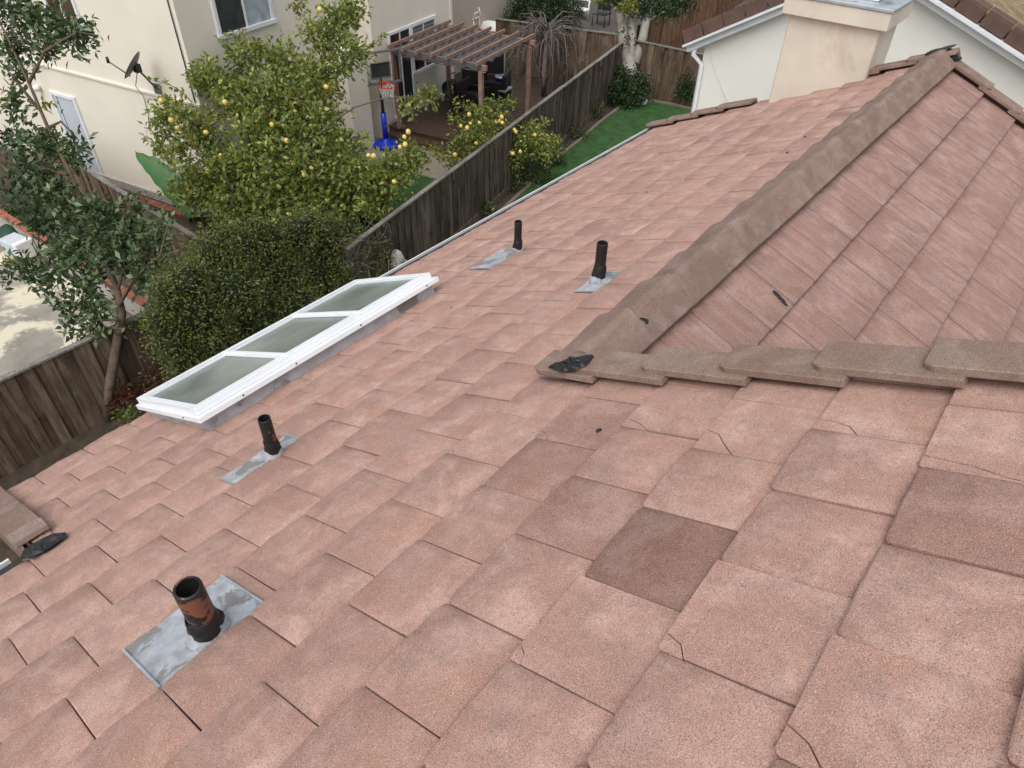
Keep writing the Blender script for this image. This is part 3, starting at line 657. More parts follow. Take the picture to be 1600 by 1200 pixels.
#SECTION3
# ================================================================== GROUND
def sheet(name, pts, z, mat, th=0.0, kind='structure'):
    b = MB()
    if th: b.prism([(p[0], p[1], z-th) for p in pts], (0, 0, th))
    else: b.add([(p[0], p[1], z) for p in pts], [tuple(range(len(pts)))])
    a = sum(pts[i][0]*pts[(i+1) % len(pts)][1]-pts[(i+1) % len(pts)][0]*pts[i][1] for i in range(len(pts)))
    if a < 0: b.f = [f[::-1] for f in b.f]
    return tag(b.build(name, mat), kind=kind)
sheet('ground', [(-300, -300), (300, -300), (300, 400), (-300, 400)], -.02, M['ground'])
TH10 = math.radians(10); e2 = np.array([math.cos(TH10), math.sin(TH10), 0]); e1 = np.array([-math.sin(TH10), math.cos(TH10), 0]); eZ = np.array([0, 0, 1.0])
N0 = onz(150, 278, 0)
def N(a, b, z=0.0): return N0+e2*a+e1*b+eZ*z
def toN(P): d = np.array(P)-N0; return float(d@e2), float(d@e1)
def w1(x, y, b=0.0): d = ray(x, y); t = (e1@(N(0, b)-CP))/(e1@d); P = CP+d*t; return toN(P)[0], float(P[2])
def w2(x, y, a): d = ray(x, y); t = (e2@(N(a, 0)-CP))/(e2@d); P = CP+d*t; return toN(P)[1], float(P[2])
AX = (e2, e1, eZ)
A2, A3 = 5.0, 5.45
lawn_edge = [onz(x, y, 0)[:2] for x, y in ((1092, 176), (1055, 166), (1020, 160), (1000, 164), (968, 170), (935, 195), (905, 222), (872, 248), (845, 275), (815, 303))]
fence_dir = (onz(972, 66, 1.75)-onz(590, 352, 1.75)); fence_dir[2] = 0; fence_dir /= np.linalg.norm(fence_dir)
le = np.array(lawn_edge[-1]); near_l = le-fence_dir[:2]*7.5
turf = sheet('lawn', [tuple(p) for p in lawn_edge]+[tuple(near_l), (-4.0, near_l[1]), (-4.0, 22.6)], .03, M['turf'], .05)
FB = lambda t: onz(590, 352, 1.75)*np.array([1, 1, 0])+fence_dir*t
sheet('soil_bed', [FB(-1)[:2], FB(14.4)[:2], (-9.6, 23.4), (-3.8, 23.4), (-3.8, -2), (-10.7, -2), (-10.7, 4)], -.004, M['soil'])
cbm = MB(); pl = [np.array([*p, .03]) for p in lawn_edge]+[np.array([*near_l, .03])]
for p, q_ in zip(pl[:-1], pl[1:]): cbm.bar(p, q_, .10, .10)
tag(cbm.build('lawn_edging', M['curb']), 'low brown concrete edging between the green lawn and the soil bed', 'edging')
ab = toN(onz(648, 270, .34)); bl = ab[1]; bd = toN(onz(652, 208, .6))[1]
sheet('neighbour_yard', [N(-9, -2.2)[:2], N(9.9, -2.2)[:2], N(9.9, 15)[:2], N(-9, 15)[:2]], -.008, M['soil'])
sheet('gravel', [N(A2-.1, bl)[:2], N(9.8, bl)[:2], N(9.8, bd+1)[:2], N(A2-.1, bd+1)[:2]], .34, M['gravel'], .36)
sheet('side_lawn', [N(A2+.8, bl-2.6)[:2], N(9.7, bl-2.6)[:2], N(9.7, bl)[:2], N(A2+.8, bl)[:2]], .30, M['turf'], .3)
sheet('concrete_patio', [(-24, -4), (-10.9, -4), (-10.9, 4.15), (-24, 4.15)], .03, M['concrete'], .06)
sheet('far_patio', [(-24, 23.6), (-13.9, 23.2), (-16.4, 36), (-30, 38)], .0, M['far_paving'])
# ================================================================== FENCES
def fence(name, P, Q, h, label, mat, pw=.14, gapw=.006, lean=.0, posts=True, side=1, cap=True, hv=.02, base=0.0, kick=False):
    P = np.array([P[0], P[1], base], float); Q = np.array([Q[0], Q[1], base], float)
    d = Q-P; L = np.linalg.norm(d); d /= L; nn = np.cross(d, eZ)*side
    t = thing(name, (P+Q)/2, label, 'fence')
    n = int(L/(pw*.93)); key = None
    metas = []
    for k in range(4):
        b = MB(); ww = pw*random.uniform(1.0, 1.08); b.box((0, 0, h/2), (ww, .018, h)); me = b.mesh('plank'); me.materials.append(mat); metas.append(me)
    for i in range(n):
        c = P+d*((i+.5)*(L/n))+nn*random.gauss(0, .004)+(nn*.022 if i % 2 else 0)-eZ*random.uniform(0, hv)
        Mx = frame(d, np.cross(eZ, d), eZ, c) @ Matrix.Rotation(random.gauss(0, .003), 4, 'Y') @ Matrix.Rotation(random.gauss(0, .006), 4, 'X')
        link_inst('plank', random.choice(metas), t, Mx)
    if cap:
        seg = max(1, int(L/2.4))
        for i in range(seg):
            a, b_ = P+d*(L*i/seg+.004), P+d*(L*(i+1)/seg-.004)
            MB().bar(a+eZ*(h+.012+random.gauss(0, .006)), b_+eZ*(h+.012+random.gauss(0, .006)), .10, .035).build('top_rail', M['rail'], t)
    for z in (h*.22, h*.8): MB().bar(P-nn*.05+eZ*z, Q-nn*.05+eZ*z, .04, .085).build('back_rail', mat, t)
    if kick: MB().bar(P+nn*.03+eZ*.10, Q+nn*.03+eZ*.10, .035, .20).build('kick_board', mat, t)
    if posts:
        for i in range(int(L/2.4)+1): MB().box(P+d*min(L, i*2.4+.05)-nn*.07+eZ*(h/2), (.09, .09, h), (d, np.cross(eZ, d), eZ)).build('post', mat, t)
    return t
f0 = FB(-1.2); f1 = onz(974, 64, 1.75)
fence('plank_fence', FB(-1.0), f1, 1.72, 'long dark weathered plank fence running past the lemon trees to the grey trunk', M['fence_grey'], .135, .012, side=1, kick=True)
fence('plank_fence', (-10.75, -2.0), (-10.70, 4.0), 1.55, 'brown mossy plank fence beside the concrete patio and the slender tree', M['fence_warm'], .15, .006, side=1)
bL, bR = onz(892, 45, 1.75), onz(968, 55, 1.75)
dl = (bL-bR); dl[2] = 0; dl /= np.linalg.norm(dl)
fence('plank_fence', bR+dl*4.6, bR, 1.75, 'brown plank fence behind the bare tree and pergola', M['fence_warm'], .2, .006, side=1)
rL, rR = onz(1008, 65, 1.72), onz(1094, 83, 1.72)
dr = rR-rL; dr[2] = 0; dr /= np.linalg.norm(dr)
fence('plank_fence', rL-dr*.35, rR+dr*1.6, 1.70, 'short brown plank fence right of the grey tree behind the green lawn', M['fence_warm'], .19, .012, side=1)
t0, t1 = onz(996, 42, 1.8), onz(1067, 0, 1.8); dt = t1-t0; dt[2] = 0; dt /= np.linalg.norm(dt)
fence('plank_fence', t0+dt*.3, t0+dt*17, 1.78, 'orange brown plank fence receding uphill beyond the back corner', M['fence_red'], .14, .008, side=1)
p0, p1 = onz(262, 345, 1.5), onz(318, 380, 1.5)
fence('plank_fence', p1+(p0-p1)/np.linalg.norm(p0-p1)*8.0, p1, 1.5, 'grey brown plank fence between the beige house and the terracotta coping', M['fence_warm'], .18, .008, side=1)
# terracotta coped garden wall with pieces
cw0, cw1 = onz(20, 345, .5), onz(228, 476, .5)
gwall = thing('garden_wall', (cw0+cw1)/2*np.array([1, 1, 0]), 'low grey wall with terracotta coping at the edge of the patio', 'garden wall')
dcw = (cw1-cw0)/np.linalg.norm(cw1-cw0)
MB().bar(cw0-dcw*5+eZ*(-.26), cw1+eZ*(-.26), .13, .46).build('wall_body', M['concrete_wall'], gwall)
Lc = np.linalg.norm(cw1-cw0)+5
for i in range(int(Lc/.42)):
    c = cw1-dcw*(.21+.42*i); MB().box(c+eZ*(.0+random.gauss(0, .006)), (.41, .17, .05), (dcw, np.cross(eZ, dcw), eZ)).build('coping_tile', M['terracotta'], gwall, bevel=.008)
# brick edging at the foot of the beige house
be = thing('brick_edging', N(.5, -.28), 'row of red bricks along the foot of the beige house wall', 'brick edging')
for i in range(20): MB().box(N(-.05+.215*i, -.30, .03), (.205, .22, .08), AX).build('brick', M['brick'], be, bevel=.006)
MB().box(N(-.6, -.35, .07), (.9, .55, .16), AX).build('door_step', M['concrete_wall'], be)
# ================================================================== BEIGE NEIGHBOUR HOUSE
b3 = w2(705, 5, A3)[0]; bf = w2(577, 20, A3)[0]
bh = thing('beige_house', N(0, 5), 'two storey beige stucco house with white windows behind the lemon tree', 'house')
ZT = 6.6
MB().box(N((A2-8)/2, (bf+.2)/2, ZT/2), (A2+8, bf+.2, ZT), AX).build('wall', M['stucco'], bh)
MB().box(N((A3-4)/2, (bf+b3)/2, ZT/2-.01), (A3+4, b3-bf, ZT), AX).build('wall', M['stucco'], bh)
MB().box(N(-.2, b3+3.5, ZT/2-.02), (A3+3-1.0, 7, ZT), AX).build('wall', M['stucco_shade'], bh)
MB().box(N(A3-1.45, b3+.02, 3.2), (.07, .07, 6.4), AX).build('corner_trim', M['stucco'], bh)
MB().box(N(A3+.012, b3-.05, 3.2), (.03, .12, 6.4), AX).build('corner_trim', M['stucco'], bh)
pa, pb = w1(40, 97), w1(240, 143); zb = (pa[1]+pb[1])/2
MB().box(N((A2-8)/2, -.02, zb), (A2+8, .05, .07), AX).build('belly_band', M['stucco'], bh, bevel=.012)
MB().box(N((A2-8)/2, -.03, .1), (A2+8, .06, .2), AX).build('plinth', M['concrete_wall'], bh)
MB().tube([N(A2-.12, -.025, 6.4), N(A2-.12, -.025, 2.2)], .014, 6).build('cable', M['dark_metal'], bh)
MB().tube([N(w1(40, 110)[0], -.025, zb-.05), N(w1(40, 110)[0], -.025, .3)], .014, 6).build('cable', M['dark_metal'], bh)
def window(plane, r, mats, cols=2, ft=.09, dep=.05, blinds=0, rows=None, name='window', off=.0):
    """plane: ('b', b) faces -e1, ('a', a) faces +e2; r=(s0,s1,z0,z1)"""
    s0, s1, z0, z1 = r
    if plane[0] == 'b': P = lambda s, o, z: N(s, plane[1]-o, z); ax = (e2, -e1, eZ)
    else: P = lambda s, o, z: N(plane[1]+o, s, z); ax = (e1, e2, eZ)
    f = MB()
    def bx(mb, sa, sb, za, zb_, o0, o1): mb.box(P((sa+sb)/2, (o0+o1)/2, (za+zb_)/2), (sb-sa, o1-o0, zb_-za), ax)
    bx(f, s0, s1, z1-ft, z1, -.02, dep); bx(f, s0-.03, s1+.03, z0, z0+ft, -.02, dep+.02); bx(f, s0, s0+ft, z0+ft, z1-ft, -.02, dep); bx(f, s1-ft, s1, z0+ft, z1-ft, -.02, dep)
    cw = (s1-s0-2*ft)/cols
    for i in range(1, cols): bx(f, s0+ft+cw*i-.022, s0+ft+cw*i+.022, z0+ft, z1-ft, -.02, dep*.7)
    w = f.build(name, M['trim_white'], bh)
    for i in range(cols):
        g = MB(); bx(g, s0+ft+cw*i+(.022 if i else 0), s0+ft+cw*(i+1)-(.022 if i < cols-1 else 0), z0+ft, z1-ft, -.02, .012); g.build('pane', M[mats[i % len(mats)]], w)
        if blinds:
            nb = int((z1-z0-2*ft)*blinds/.075)
            for k in range(nb):
                g = MB(); zz = z1-ft-.03-.075*k; bx(g, s0+ft+cw*i+.03, s0+ft+cw*(i+1)-.03, zz-.024, zz+.024, .014, .02+.004*(k % 2)); g.build('slat', M['blind'], w)
    return w
A_ = lambda x, y: w2(x, y, A2)
q0, q1 = A_(342, 62), A_(428, 30)
window(('a', A2), (q0[0], q1[0], (q0[1]+q1[1])/2-.03, (q0[1]+q1[1])/2+1.35), ['glass_dark', 'glass_pale'], 2, .085)
q0, q1 = w1(86, 36), w1(116, 40)
window(('b', 0), (q0[0]-.05, q1[0]+.35, q0[1], q0[1]+1.3), ['glass_brown', 'glass_brown'], 2, .07)
q0, q1 = A_(498, 176), A_(540, 170); q2 = A_(520, 105)
window(('a', A2), (q0[0], q1[0], .45, q2[1]), ['glass_dark'], 1, .08)
q0, q1 = A_(352, 200), A_(480, 150)
window(('a', A2), (A_(375, 190)[0], A_(470, 150)[0], 1.0, 2.15), ['glass_dark', 'glass_dark'], 2, .08)
B_ = lambda x, y: w2(x, y, A3)
q0, q1, q2 = B_(645, 117), B_(683, 100), B_(660, 30)
window(('a', A3), (q0[0], q1[0], (q0[1]+q1[1])/2, q2[1]), ['glass_brown', 'glass_brown'], 2, .085, .05, .5)
q0, q1 = B_(605, 52), B_(640, 42)
window(('a', A3), (q0[0], q1[0], .66, q0[1]), ['glass_brown', 'glass_dark'], 2, .07, .04, name='french_door')
d0, d1, d2 = w1(78, 142), w1(117, 151), w1(150, 264)
wdo = MB(); s0, s1, zt_ = d0[0], d1[0], (d0[1]+d1[1])/2
for (sa, sb, za, zb_) in ((s0, s0+.08, .1, zt_), (s1-.08, s1, .1, zt_), (s0+.08, s1-.08, zt_-.08, zt_)): wdo.box(N((sa+sb)/2, -.02, (za+zb_)/2), (sb-sa, .06, zb_-za), AX)
dr_ = MB().box(N((s0+s1)/2, .0, (zt_+.02)/2), (s1-s0-.16, .04, zt_-.18), AX).build('side_door', M['door'], bh)
wdo.build('door_frame', M['trim_white'], dr_)
MB().box(N(s0+.22, -.024, (zt_+.02)/2), (.012, .012, zt_-.2), AX).build('door_groove', M['grey_metal'], dr_)
MB().lathe(N(s1-.17, -.02, 1.05), [(.0, .07), (.03, .065), (.035, .04), (.015, .03), (.015, 0)], 10, axis=-e1).build('door_knob', M['black'], dr_)
# bay with sloped ledge next to the french door
qa, qb = w2(537, 86, A2+.62), w2(563, 88, A2+.62); qc = w2(572, 44, A2+.1)
zl0, zl1 = qa[1], max(qc[1], qa[1]+.25); B0, B1 = qa[0], max(qb[0], qa[0]+.5)
MB().hexa([N(A2-.05, B0, 0), N(A2+.62, B0, 0), N(A2+.62, 4.95, 0), N(A2-.05, 4.95, 0)], [N(A2-.05, B0, zl1), N(A2+.62, B0, zl0), N(A2+.62, 4.95, zl0), N(A2-.05, 4.95, zl1)]).build('bay', M['stucco'], bh, bevel=.02)
MB().lathe(N(w1(62, 136)[0], -.16, w1(62, 136)[1]), [(.0, .0), (.07, .01), (.09, .08), (.06, .14), (.0, .16)], 14, axis=e1).build('wall_lamp', M['plastic_white'], bh)
MB().tube([N(w1(20, 92)[0], -.05, zb+.02), N(w1(75, 107)[0], -.05, zb+.02)], .035, 8).build('conduit', M['trim_white'], bh)
# satellite dish on the wall
def w1p(x, y, b): s, z = w1(x, y, b); return N(s, b, z)
dm = w1p(246, 139, -.02); dtop, dbot = w1p(214, 87, -.55), w1p(204, 119, -.55); lnb = w1p(169, 96, -.75)
dsh = thing('satellite_dish', dm, 'grey satellite dish on an arm mounted to the beige wall', 'satellite dish')
dc = (dtop+dbot)/2; R_ = np.linalg.norm(dtop-dbot)/2; nd_ = lnb-dc; ax_ = (dtop-dbot)/(2*R_); nd_ -= ax_*(nd_@ax_); nd_ /= np.linalg.norm(nd_)
MB().lathe(dc, [(.001, -.03), (R_*.5, -.015), (R_*.85, .01), (R_, .03), (R_*1.0, .036), (R_*.85, .022), (R_*.5, 0), (.001, -.015)], 26, axis=nd_).build('reflector', M['grey_metal'], dsh)
MB().tube([dbot, lnb], .016, 8).build('feed_arm', M['grey_metal'], dsh)
MB().tube([lnb-eZ*.03, lnb+eZ*.09], [.035, .03], 8).build('receiver', M['dark_metal'], dsh)
MB().tube([dm, dc*.35+dm*.65, dc-nd_*.06], .022, 8).build('mast', M['grey_metal'], dsh)
MB().box(dm, (.2, .04, .22), AX).build('wall_plate', M['grey_metal'], dsh); MB().box(dc-nd_*.07, (.12, .12, .16), AX).build('bracket', M['dark_metal'], dsh)
MB().tube([dc-nd_*.06-eZ*.05, w1p(212, 135, -.3), w1p(224, 150, -.04), w1p(232, 180, -.03), w1p(233, 200, -.03)], .008, 5).build('cable', M['black'], dsh)
# ================================================================== PERGOLA + DECK
ZP = 2.75; ZD = .62
pc_ = [toN(onz(x, y, ZP)) for x, y in ((617, 77), (752, 105), (822, 66), (700, 40))]
pa0 = (pc_[0][0]+pc_[3][0])/2; pa1 = (pc_[1][0]+pc_[2][0])/2; pb0 = (pc_[0][1]+pc_[1][1])/2; pb1 = (pc_[2][1]+pc_[3][1])/2
deck = thing('wooden_deck', N((pa0+pa1)/2, (pb0+pb1)/2), 'dark brown board deck under the pergola', 'deck')
da0, da1, db0, db1 = A3+.02, min(9.7, pa1+.9), bd, pb1+.7
MB().box(N((da0+da1)/2, (db0+db1)/2, (ZD-.05)/2), (da1-da0-.04, db1-db0-.04, ZD-.05), AX).build('deck_frame', M['deck'], deck)
nbd = int((db1-db0)/.145)
for i in range(nbd): MB().box(N((da0+da1)/2, db0+.0725+.145*i, ZD-.016), (da1-da0, .138, .03), AX).build('deck_board', M['deck'], deck)
MB().box(N((da0+da1)/2-.2, db0-.16, .42), (da1-da0-.6, .3, .18), AX).build('step', M['deck'], deck, bevel=.01)
pg = thing('pergola', N((pa0+pa1)/2, (pb0+pb1)/2, ZD), 'brown wooden pergola with scalloped charcoal fabric canopy on the deck', 'pergola')
for a, b in ((pa0, pb0), (pa1, pb0), (pa1, pb1), (pa0, pb1)):
    po = MB().box(N(a, b, (ZD+ZP-.05)/2), (.11, .11, ZP-.05-ZD), AX).build('post', M['wood_brown'], pg, bevel=.006)
for b in (pb0, pb1): MB().box(N((pa0+pa1)/2, b, ZP-.02), (pa1-pa0+.35, .07, .13), AX).build('beam', M['wood_brown'], pg)
nr = 7
for i in range(nr):
    a = pa0+(pa1-pa0)*i/(nr-1)
    MB().bar(N(a, pb0-.22, ZP+.11), N(a, pb1+.22, ZP+.11), .045, .085).build('rafter', M['wood_brown'], pg)
for b in (pb0+.05, pb1-.05): MB().tube([N(pa0-.15, b-.08, ZP-.12), N(pa1+.15, b-.08, ZP-.12)], .012, 6).build('canopy_rod', M['wood_brown'], pg)
cv = MB(); ns, nt2 = 60, 14; vs = []
for i in range(ns+1):
    for j in range(nt2+1):
        a = pa0-.02+(pa1-pa0+.04)*j/nt2; s = i/ns; b = pb0-.04+(pb1-pb0+.08)*s
        z = ZP+.06-.06*abs(math.sin(s*math.pi*7))**1.0+.012*math.sin(j*1.3+i*.4)
        if i == 0 or i == ns: z -= .10
        vs.append(N(a, b, z))
cv.add(vs, [(i*(nt2+1)+j, i*(nt2+1)+j+1, (i+1)*(nt2+1)+j+1, (i+1)*(nt2+1)+j) for i in range(ns) for j in range(nt2)], True); cv.build('canopy', M['canopy'], pg)
vl = MB(); vs = []; n = 56                                  # scalloped valance at the yard side
for sgn, b in ((-1, pb0-.05), (1, pb1+.05)):
    vl = MB(); vs = []
    for i in range(n+1):
        a = pa0-.05+(pa1-pa0+.1)*i/n; vs += [N(a, b, ZP+.06), N(a, b+sgn*.03, ZP-.03-.07*abs(math.sin(i/n*math.pi*7)))]
    vl.add(vs, [(2*i, 2*i+1, 2*i+3, 2*i+2) for i in range(n)], True); vl.build('valance', M['canopy'], pg)
for i in range(9): MB().lathe(N(pa0+.3+(pa1-pa0)*.1*i, pb1-.02, ZP-.28-.05*math.sin(i*1.1)), [(.001, -.04), (.028, -.02), (.02, .02), (.008, .04)], 8).build('bulb', M['plastic_white'], pg)
# ================================================================== BASKETBALL HOOP
hb = onz(596, 218, 0.34)+e2*.42-e1*.32; hp = hb.copy()
def hatp(x, y, dd=0.0): return atd(x, y, depth_of(hb+eZ*1.2)+dd)
def on_hz(x, y, z): return onz(x, y, z)
hoop = thing('basketball_hoop', hb, 'portable basketball hoop with blue base and clear backboard', 'basketball hoop')
MB().lathe(hb, [(.001, 0), (.36, 0), (.37, .07), (.30, .14), (.10, .18), (.09, .24), (.001, .24)], 20).build('base', M['blue'], hoop)
MB().tube([hb+eZ*.2, hb+eZ*.95], .075, 12).build('sleeve', M['blue'], hoop); bc = atd(594, 106, depth_of(hb+eZ*1.7)-.1)
fm = MB(); W_, H_ = 1.12, .80
bd_n = e2*.85+e1*(-.55); bd_n /= np.linalg.norm(bd_n); bx_ = np.cross(eZ, bd_n)
def bp(s, z, o=0): return bc+bx_*s+eZ*z+bd_n*o
for p, q_ in ((bp(-W_/2, -H_/2), bp(W_/2, -H_/2)), (bp(W_/2, -H_/2), bp(W_/2, H_/2)), (bp(W_/2, H_/2), bp(-W_/2, H_/2)), (bp(-W_/2, H_/2), bp(-W_/2, -H_/2))): fm.bar(p, q_, .05, .065, bd_n)
fm.build('backboard_frame', M['grey_metal'], hoop)
ptop = np.array([hb[0], hb[1], bc[2]-.35])
MB().tube([hb+eZ*.9, ptop], .045, 10).build('pole', M['dark_metal'], hoop)
sq = MB()
for p, q_ in ((bp(-.27, -.26, .02), bp(.27, -.26, .02)), (bp(.27, -.26, .02), bp(.27, .14, .02)), (bp(.27, .14, .02), bp(-.27, .14, .02)), (bp(-.27, .14, .02), bp(-.27, -.26, .02))): sq.bar(p, q_, .02, .045, bd_n)
sq.build('target_square', M['grey_metal'], hoop)
MB().box(bp(0, -.06, 0), (.5, .02, .36), (bx_, bd_n, eZ)).build('target_panel', M['glass_dark'], hoop)
for s in (-.4, .4): MB().bar(bp(s, -H_/2, -.01), bp(s, H_/2, -.01), .02, .03, bd_n).build('strut', M['dark_metal'], hoop)
for k in range(3): MB().bar(bp(-.50, .25-.22*k, .0), bp(-.28, .05-.22*k, .0), .02, .04, bd_n).build('strut', M['dark_metal'], hoop)
MB().tube([ptop-eZ*.02, bp(0, -.25, -.02)], .035, 8).build('arm', M['dark_metal'], hoop); MB().tube([ptop-eZ*.3, bp(0, -.30, -.02)], .025, 8).build('arm', M['dark_metal'], hoop)
rc = bp(0, -.36, .36); rr = .225
MB().tube([rc+rr*(bx_*math.cos(t)+bd_n*math.sin(t)) for t in np.linspace(0, 2*math.pi, 25)], .014, 6, caps=False).build('rim', M['red'], hoop)
MB().box(bp(0, -.36, .08), (.12, .16, .08), (bx_, bd_n, eZ)).build('rim_bracket', M['red'], hoop)
nm = MB()
for k in range(12):
    t = 2*math.pi*k/12
    for s in (-1, 1): nm.tube([rc+(rr*(1-.42*min(1, z/.3)))*(bx_*math.cos(t+s*z*2.2)+bd_n*math.sin(t+s*z*2.2))-eZ*z for z in (0, .1, .2, .3, .36)], .0055, 4)
nm.build('net', M['net'], hoop)
# ================================================================== PATIO FURNITURE
def armchair(P, rz, label):
    P = np.array(P); c, s = math.cos(rz), math.sin(rz); ax = (np.array([c, s, 0]), np.array([-s, c, 0]), eZ)
    t = thing('wicker_armchair', P, label, 'armchair')
    bxp = lambda x, y, z, sx, sy, sz, nme: MB().box(P+ax[0]*x+ax[1]*y+eZ*z, (sx, sy, sz), ax).build(nme, M['wicker'], t, bevel=.02)
    bxp(0, 0, .2, .6, .66, .3, 'seat_base'); bxp(0, .34, .42, .86, .12, .74, 'backrest'); bxp(-.37, -.03, .32, .12, .64, .54, 'armrest'); bxp(.37, -.03, .32, .12, .64, .54, 'armrest')
    MB().box(P+ax[1]*(-.02)+eZ*.41, (.58, .6, .11), ax).build('cushion', M['black'], t, bevel=.03)
armchair(onz(738, 170, ZD), TH10+math.pi*.5, 'dark wicker armchair on the deck under the pergola')
sfp = onz(775, 152, ZD)
armchair(sfp, TH10-math.pi*.4, 'dark wicker armchair with a wide square arm by the blue cooler')
cp_ = onz(783, 138, ZD+.35)
sb = thing('side_table', cp_-eZ*(cp_[2]-ZD), 'small grey table standing under the blue cooler', 'table')
MB().box(cp_, (.55, .5, .05), AX).build('table_top', M['concrete_wall'], sb)
for i in (-1, 1):
    for j in (-1, 1): MB().box(cp_-eZ*.17+e2*.22*i+e1*.2*j, (.04, .04, .3), AX).build('leg', M['dark_metal'], sb)
ck = thing('blue_cooler', cp_+eZ*.025, 'round blue drinks cooler with a silver rim on a table', 'cooler')
MB().lathe(cp_+eZ*.026, [(.001, 0), (.15, 0), (.18, .3), (.185, .31)], 18).build('body', M['blue'], ck); MB().lathe(cp_+eZ*.335, [(.19, 0), (.195, .04), (.17, .05), (.001, .05)], 18).build('rim', M['galv'], ck)
hr = onz(705, 158, ZD); hrt = thing('hose_reel', hr, 'green garden hose on a grey reel cart by the beige wall', 'hose reel')
hc = hr+eZ*.38
for k in range(7): MB().tube([hc+e1*(-.12+.04*k)+(.24-.012*(k % 3))*(e2*math.cos(t)+eZ*math.sin(t)) for t in np.linspace(0, 2*math.pi, 17)], .02, 6, caps=False).build('hose_loop', M['green_hose'], hrt)
for s in (-.2, .2):
    MB().tube([hr+e1*s-e2*.2, hc+e1*s, hc+e1*s+e2*.05+eZ*.45], .018, 6).build('leg', M['grey_metal'], hrt); MB().tube([hr+e1*s+e2*.25, hc+e1*s], .018, 6).build('leg', M['grey_metal'], hrt)
MB().tube([hc+e1*(-.2)+e2*.05+eZ*.45, hc+e1*.2+e2*.05+eZ*.45], .018, 6).build('handle', M['grey_metal'], hrt)
# black sheet standing in for the shade of the covered area behind the pergola
s0_, s1_ = toN(onz(711, 140, ZD)), toN(onz(775, 150, ZD))
scr = thing('dark_area_screen', N(A3+1.2, b3+.6), 'black screen standing in for the shaded covered area beyond the deck at the house corner', 'screen')
ya = b3+.55
MB().box(N(A3+.75, ya, 1.0), (1.6, .03, 1.6), AX).build('fabric', M['black'], scr)
for a in (A3-.05, A3+1.55): MB().tube([N(a, ya, 0), N(a, ya, 2.15)], .025, 8).build('post', M['grey_metal'], scr)
# raised planter deck far behind with white chair and white covered grill
pch = onz(737, 47, 1.15)
rdk = thing('raised_platform', pch*np.array([1, 1, 0]), 'brown raised platform behind the pergola carrying the white chair', 'platform')
MB().box(pch-eZ*.62-e2*.4, (3.6, 1.4, 1.06), AX).build('platform_body', M['fence_warm'], rdk)
MB().box(pch-eZ*.045-e2*.4, (3.7, 1.5, .08), AX).build('platform_top', M['wood_brown'], rdk)
wc = thing('plastic_chair', pch, 'white plastic armchair on the raised platform behind the pergola', 'chair')
for i in (-1, 1):
    for j in (-1, 1): MB().tube([pch+e2*.24*i+e1*.22*j, pch+e2*.2*i+e1*.19*j+eZ*.42], .022, 6).build('leg', M['plastic_white'], wc)
MB().box(pch+eZ*.43, (.48, .46, .03), AX).build('seat', M['plastic_white'], wc, bevel=.01)
arc = [pch+e2*.25*math.cos(t)+e1*(.2+.02)+eZ*(.45+.4*math.sin(t)) for t in np.linspace(0, math.pi, 13)]
MB().tube(arc, .028, 8).build('back_frame', M['plastic_white'], wc)
for k in (-.12, 0, .12): MB().tube([pch+e2*k+e1*.22+eZ*.44, pch+e2*k+e1*.22+eZ*.8], .016, 6).build('back_slat', M['plastic_white'], wc)
for s in (-1, 1): MB().tube([pch+e2*.27*s+e1*.2+eZ*.64, pch+e2*.27*s-e1*.2+eZ*.64, pch+e2*.25*s-e1*.22+eZ*.42], .02, 6).build('armrest', M['plastic_white'], wc)
gp = onz(766, 62, .75); gr = thing('covered_grill', gp*np.array([1, 1, 0]), 'glossy white rounded grill cover standing beside the dark evergreen', 'grill')
b = MB(); vs = []; nu, nv = 20, 9
for j in range(nv):
    t = j/(nv-1)*math.pi/2
    for i in range(nu):
        p = 2*math.pi*i/nu; vs.append(gp+e2*(.62*math.cos(t)**.7*math.cos(p))+e1*(.36*math.cos(t)**.7*math.sin(p))+eZ*(.66*math.sin(t)+.05*math.cos(p)*math.cos(t)))
b.add(vs, [(j*nu+i, j*nu+(i+1) % nu, (j+1)*nu+(i+1) % nu, (j+1)*nu+i) for j in range(nv-1) for i in range(nu)], True); b.build('lid', M['plastic_white'], gr)
MB().box(gp-eZ*.36, (.95, .5, .70), AX).build('cabinet', M['black'], gr)
#SECTION4

# ================================================================== VEGETATION
def leaf_mesh(name, C, D, L, W, fold=.15, mat=None, parent=None):
    n = len(C); D = D/np.linalg.norm(D, axis=1, keepdims=True)
    r = RNG.normal(size=(n, 3)); S = np.cross(D, r); S /= np.linalg.norm(S, axis=1, keepdims=True)+1e-9
    up = np.cross(S, D); L = np.asarray(L).reshape(-1, 1)*np.ones((n, 1)); W = np.asarray(W).reshape(-1, 1)*np.ones((n, 1))
    flip = np.sign(up[:, 2:3]); flip[flip == 0] = 1; up = up*flip
    v = np.empty((n, 4, 3)); v[:, 0] = C; v[:, 1] = C+D*L*.45+S*W*.5+up*L*fold; v[:, 2] = C+D*L-up*L*fold*.6; v[:, 3] = C+D*L*.45-S*W*.5+up*L*fold
    off = ROOTLOC.get(parent.name, np.zeros(3)) if parent else np.zeros(3)
    v = v.reshape(-1, 3)-off
    me = bpy.data.meshes.new(name); me.vertices.add(4*n); me.vertices.foreach_set('co', v.ravel())
    me.loops.add(4*n); me.loops.foreach_set('vertex_index', np.arange(4*n, dtype=np.int32)); me.polygons.add(n)
    me.polygons.foreach_set('loop_start', np.arange(0, 4*n, 4, dtype=np.int32)); me.polygons.foreach_set('loop_total', np.full(n, 4, np.int32))
    me.update(calc_edges=True); me.materials.append(mat)
    ob = bpy.data.objects.new(name, me); COL.objects.link(ob); ob.parent = parent; ROOTLOC[ob.name] = off; return ob
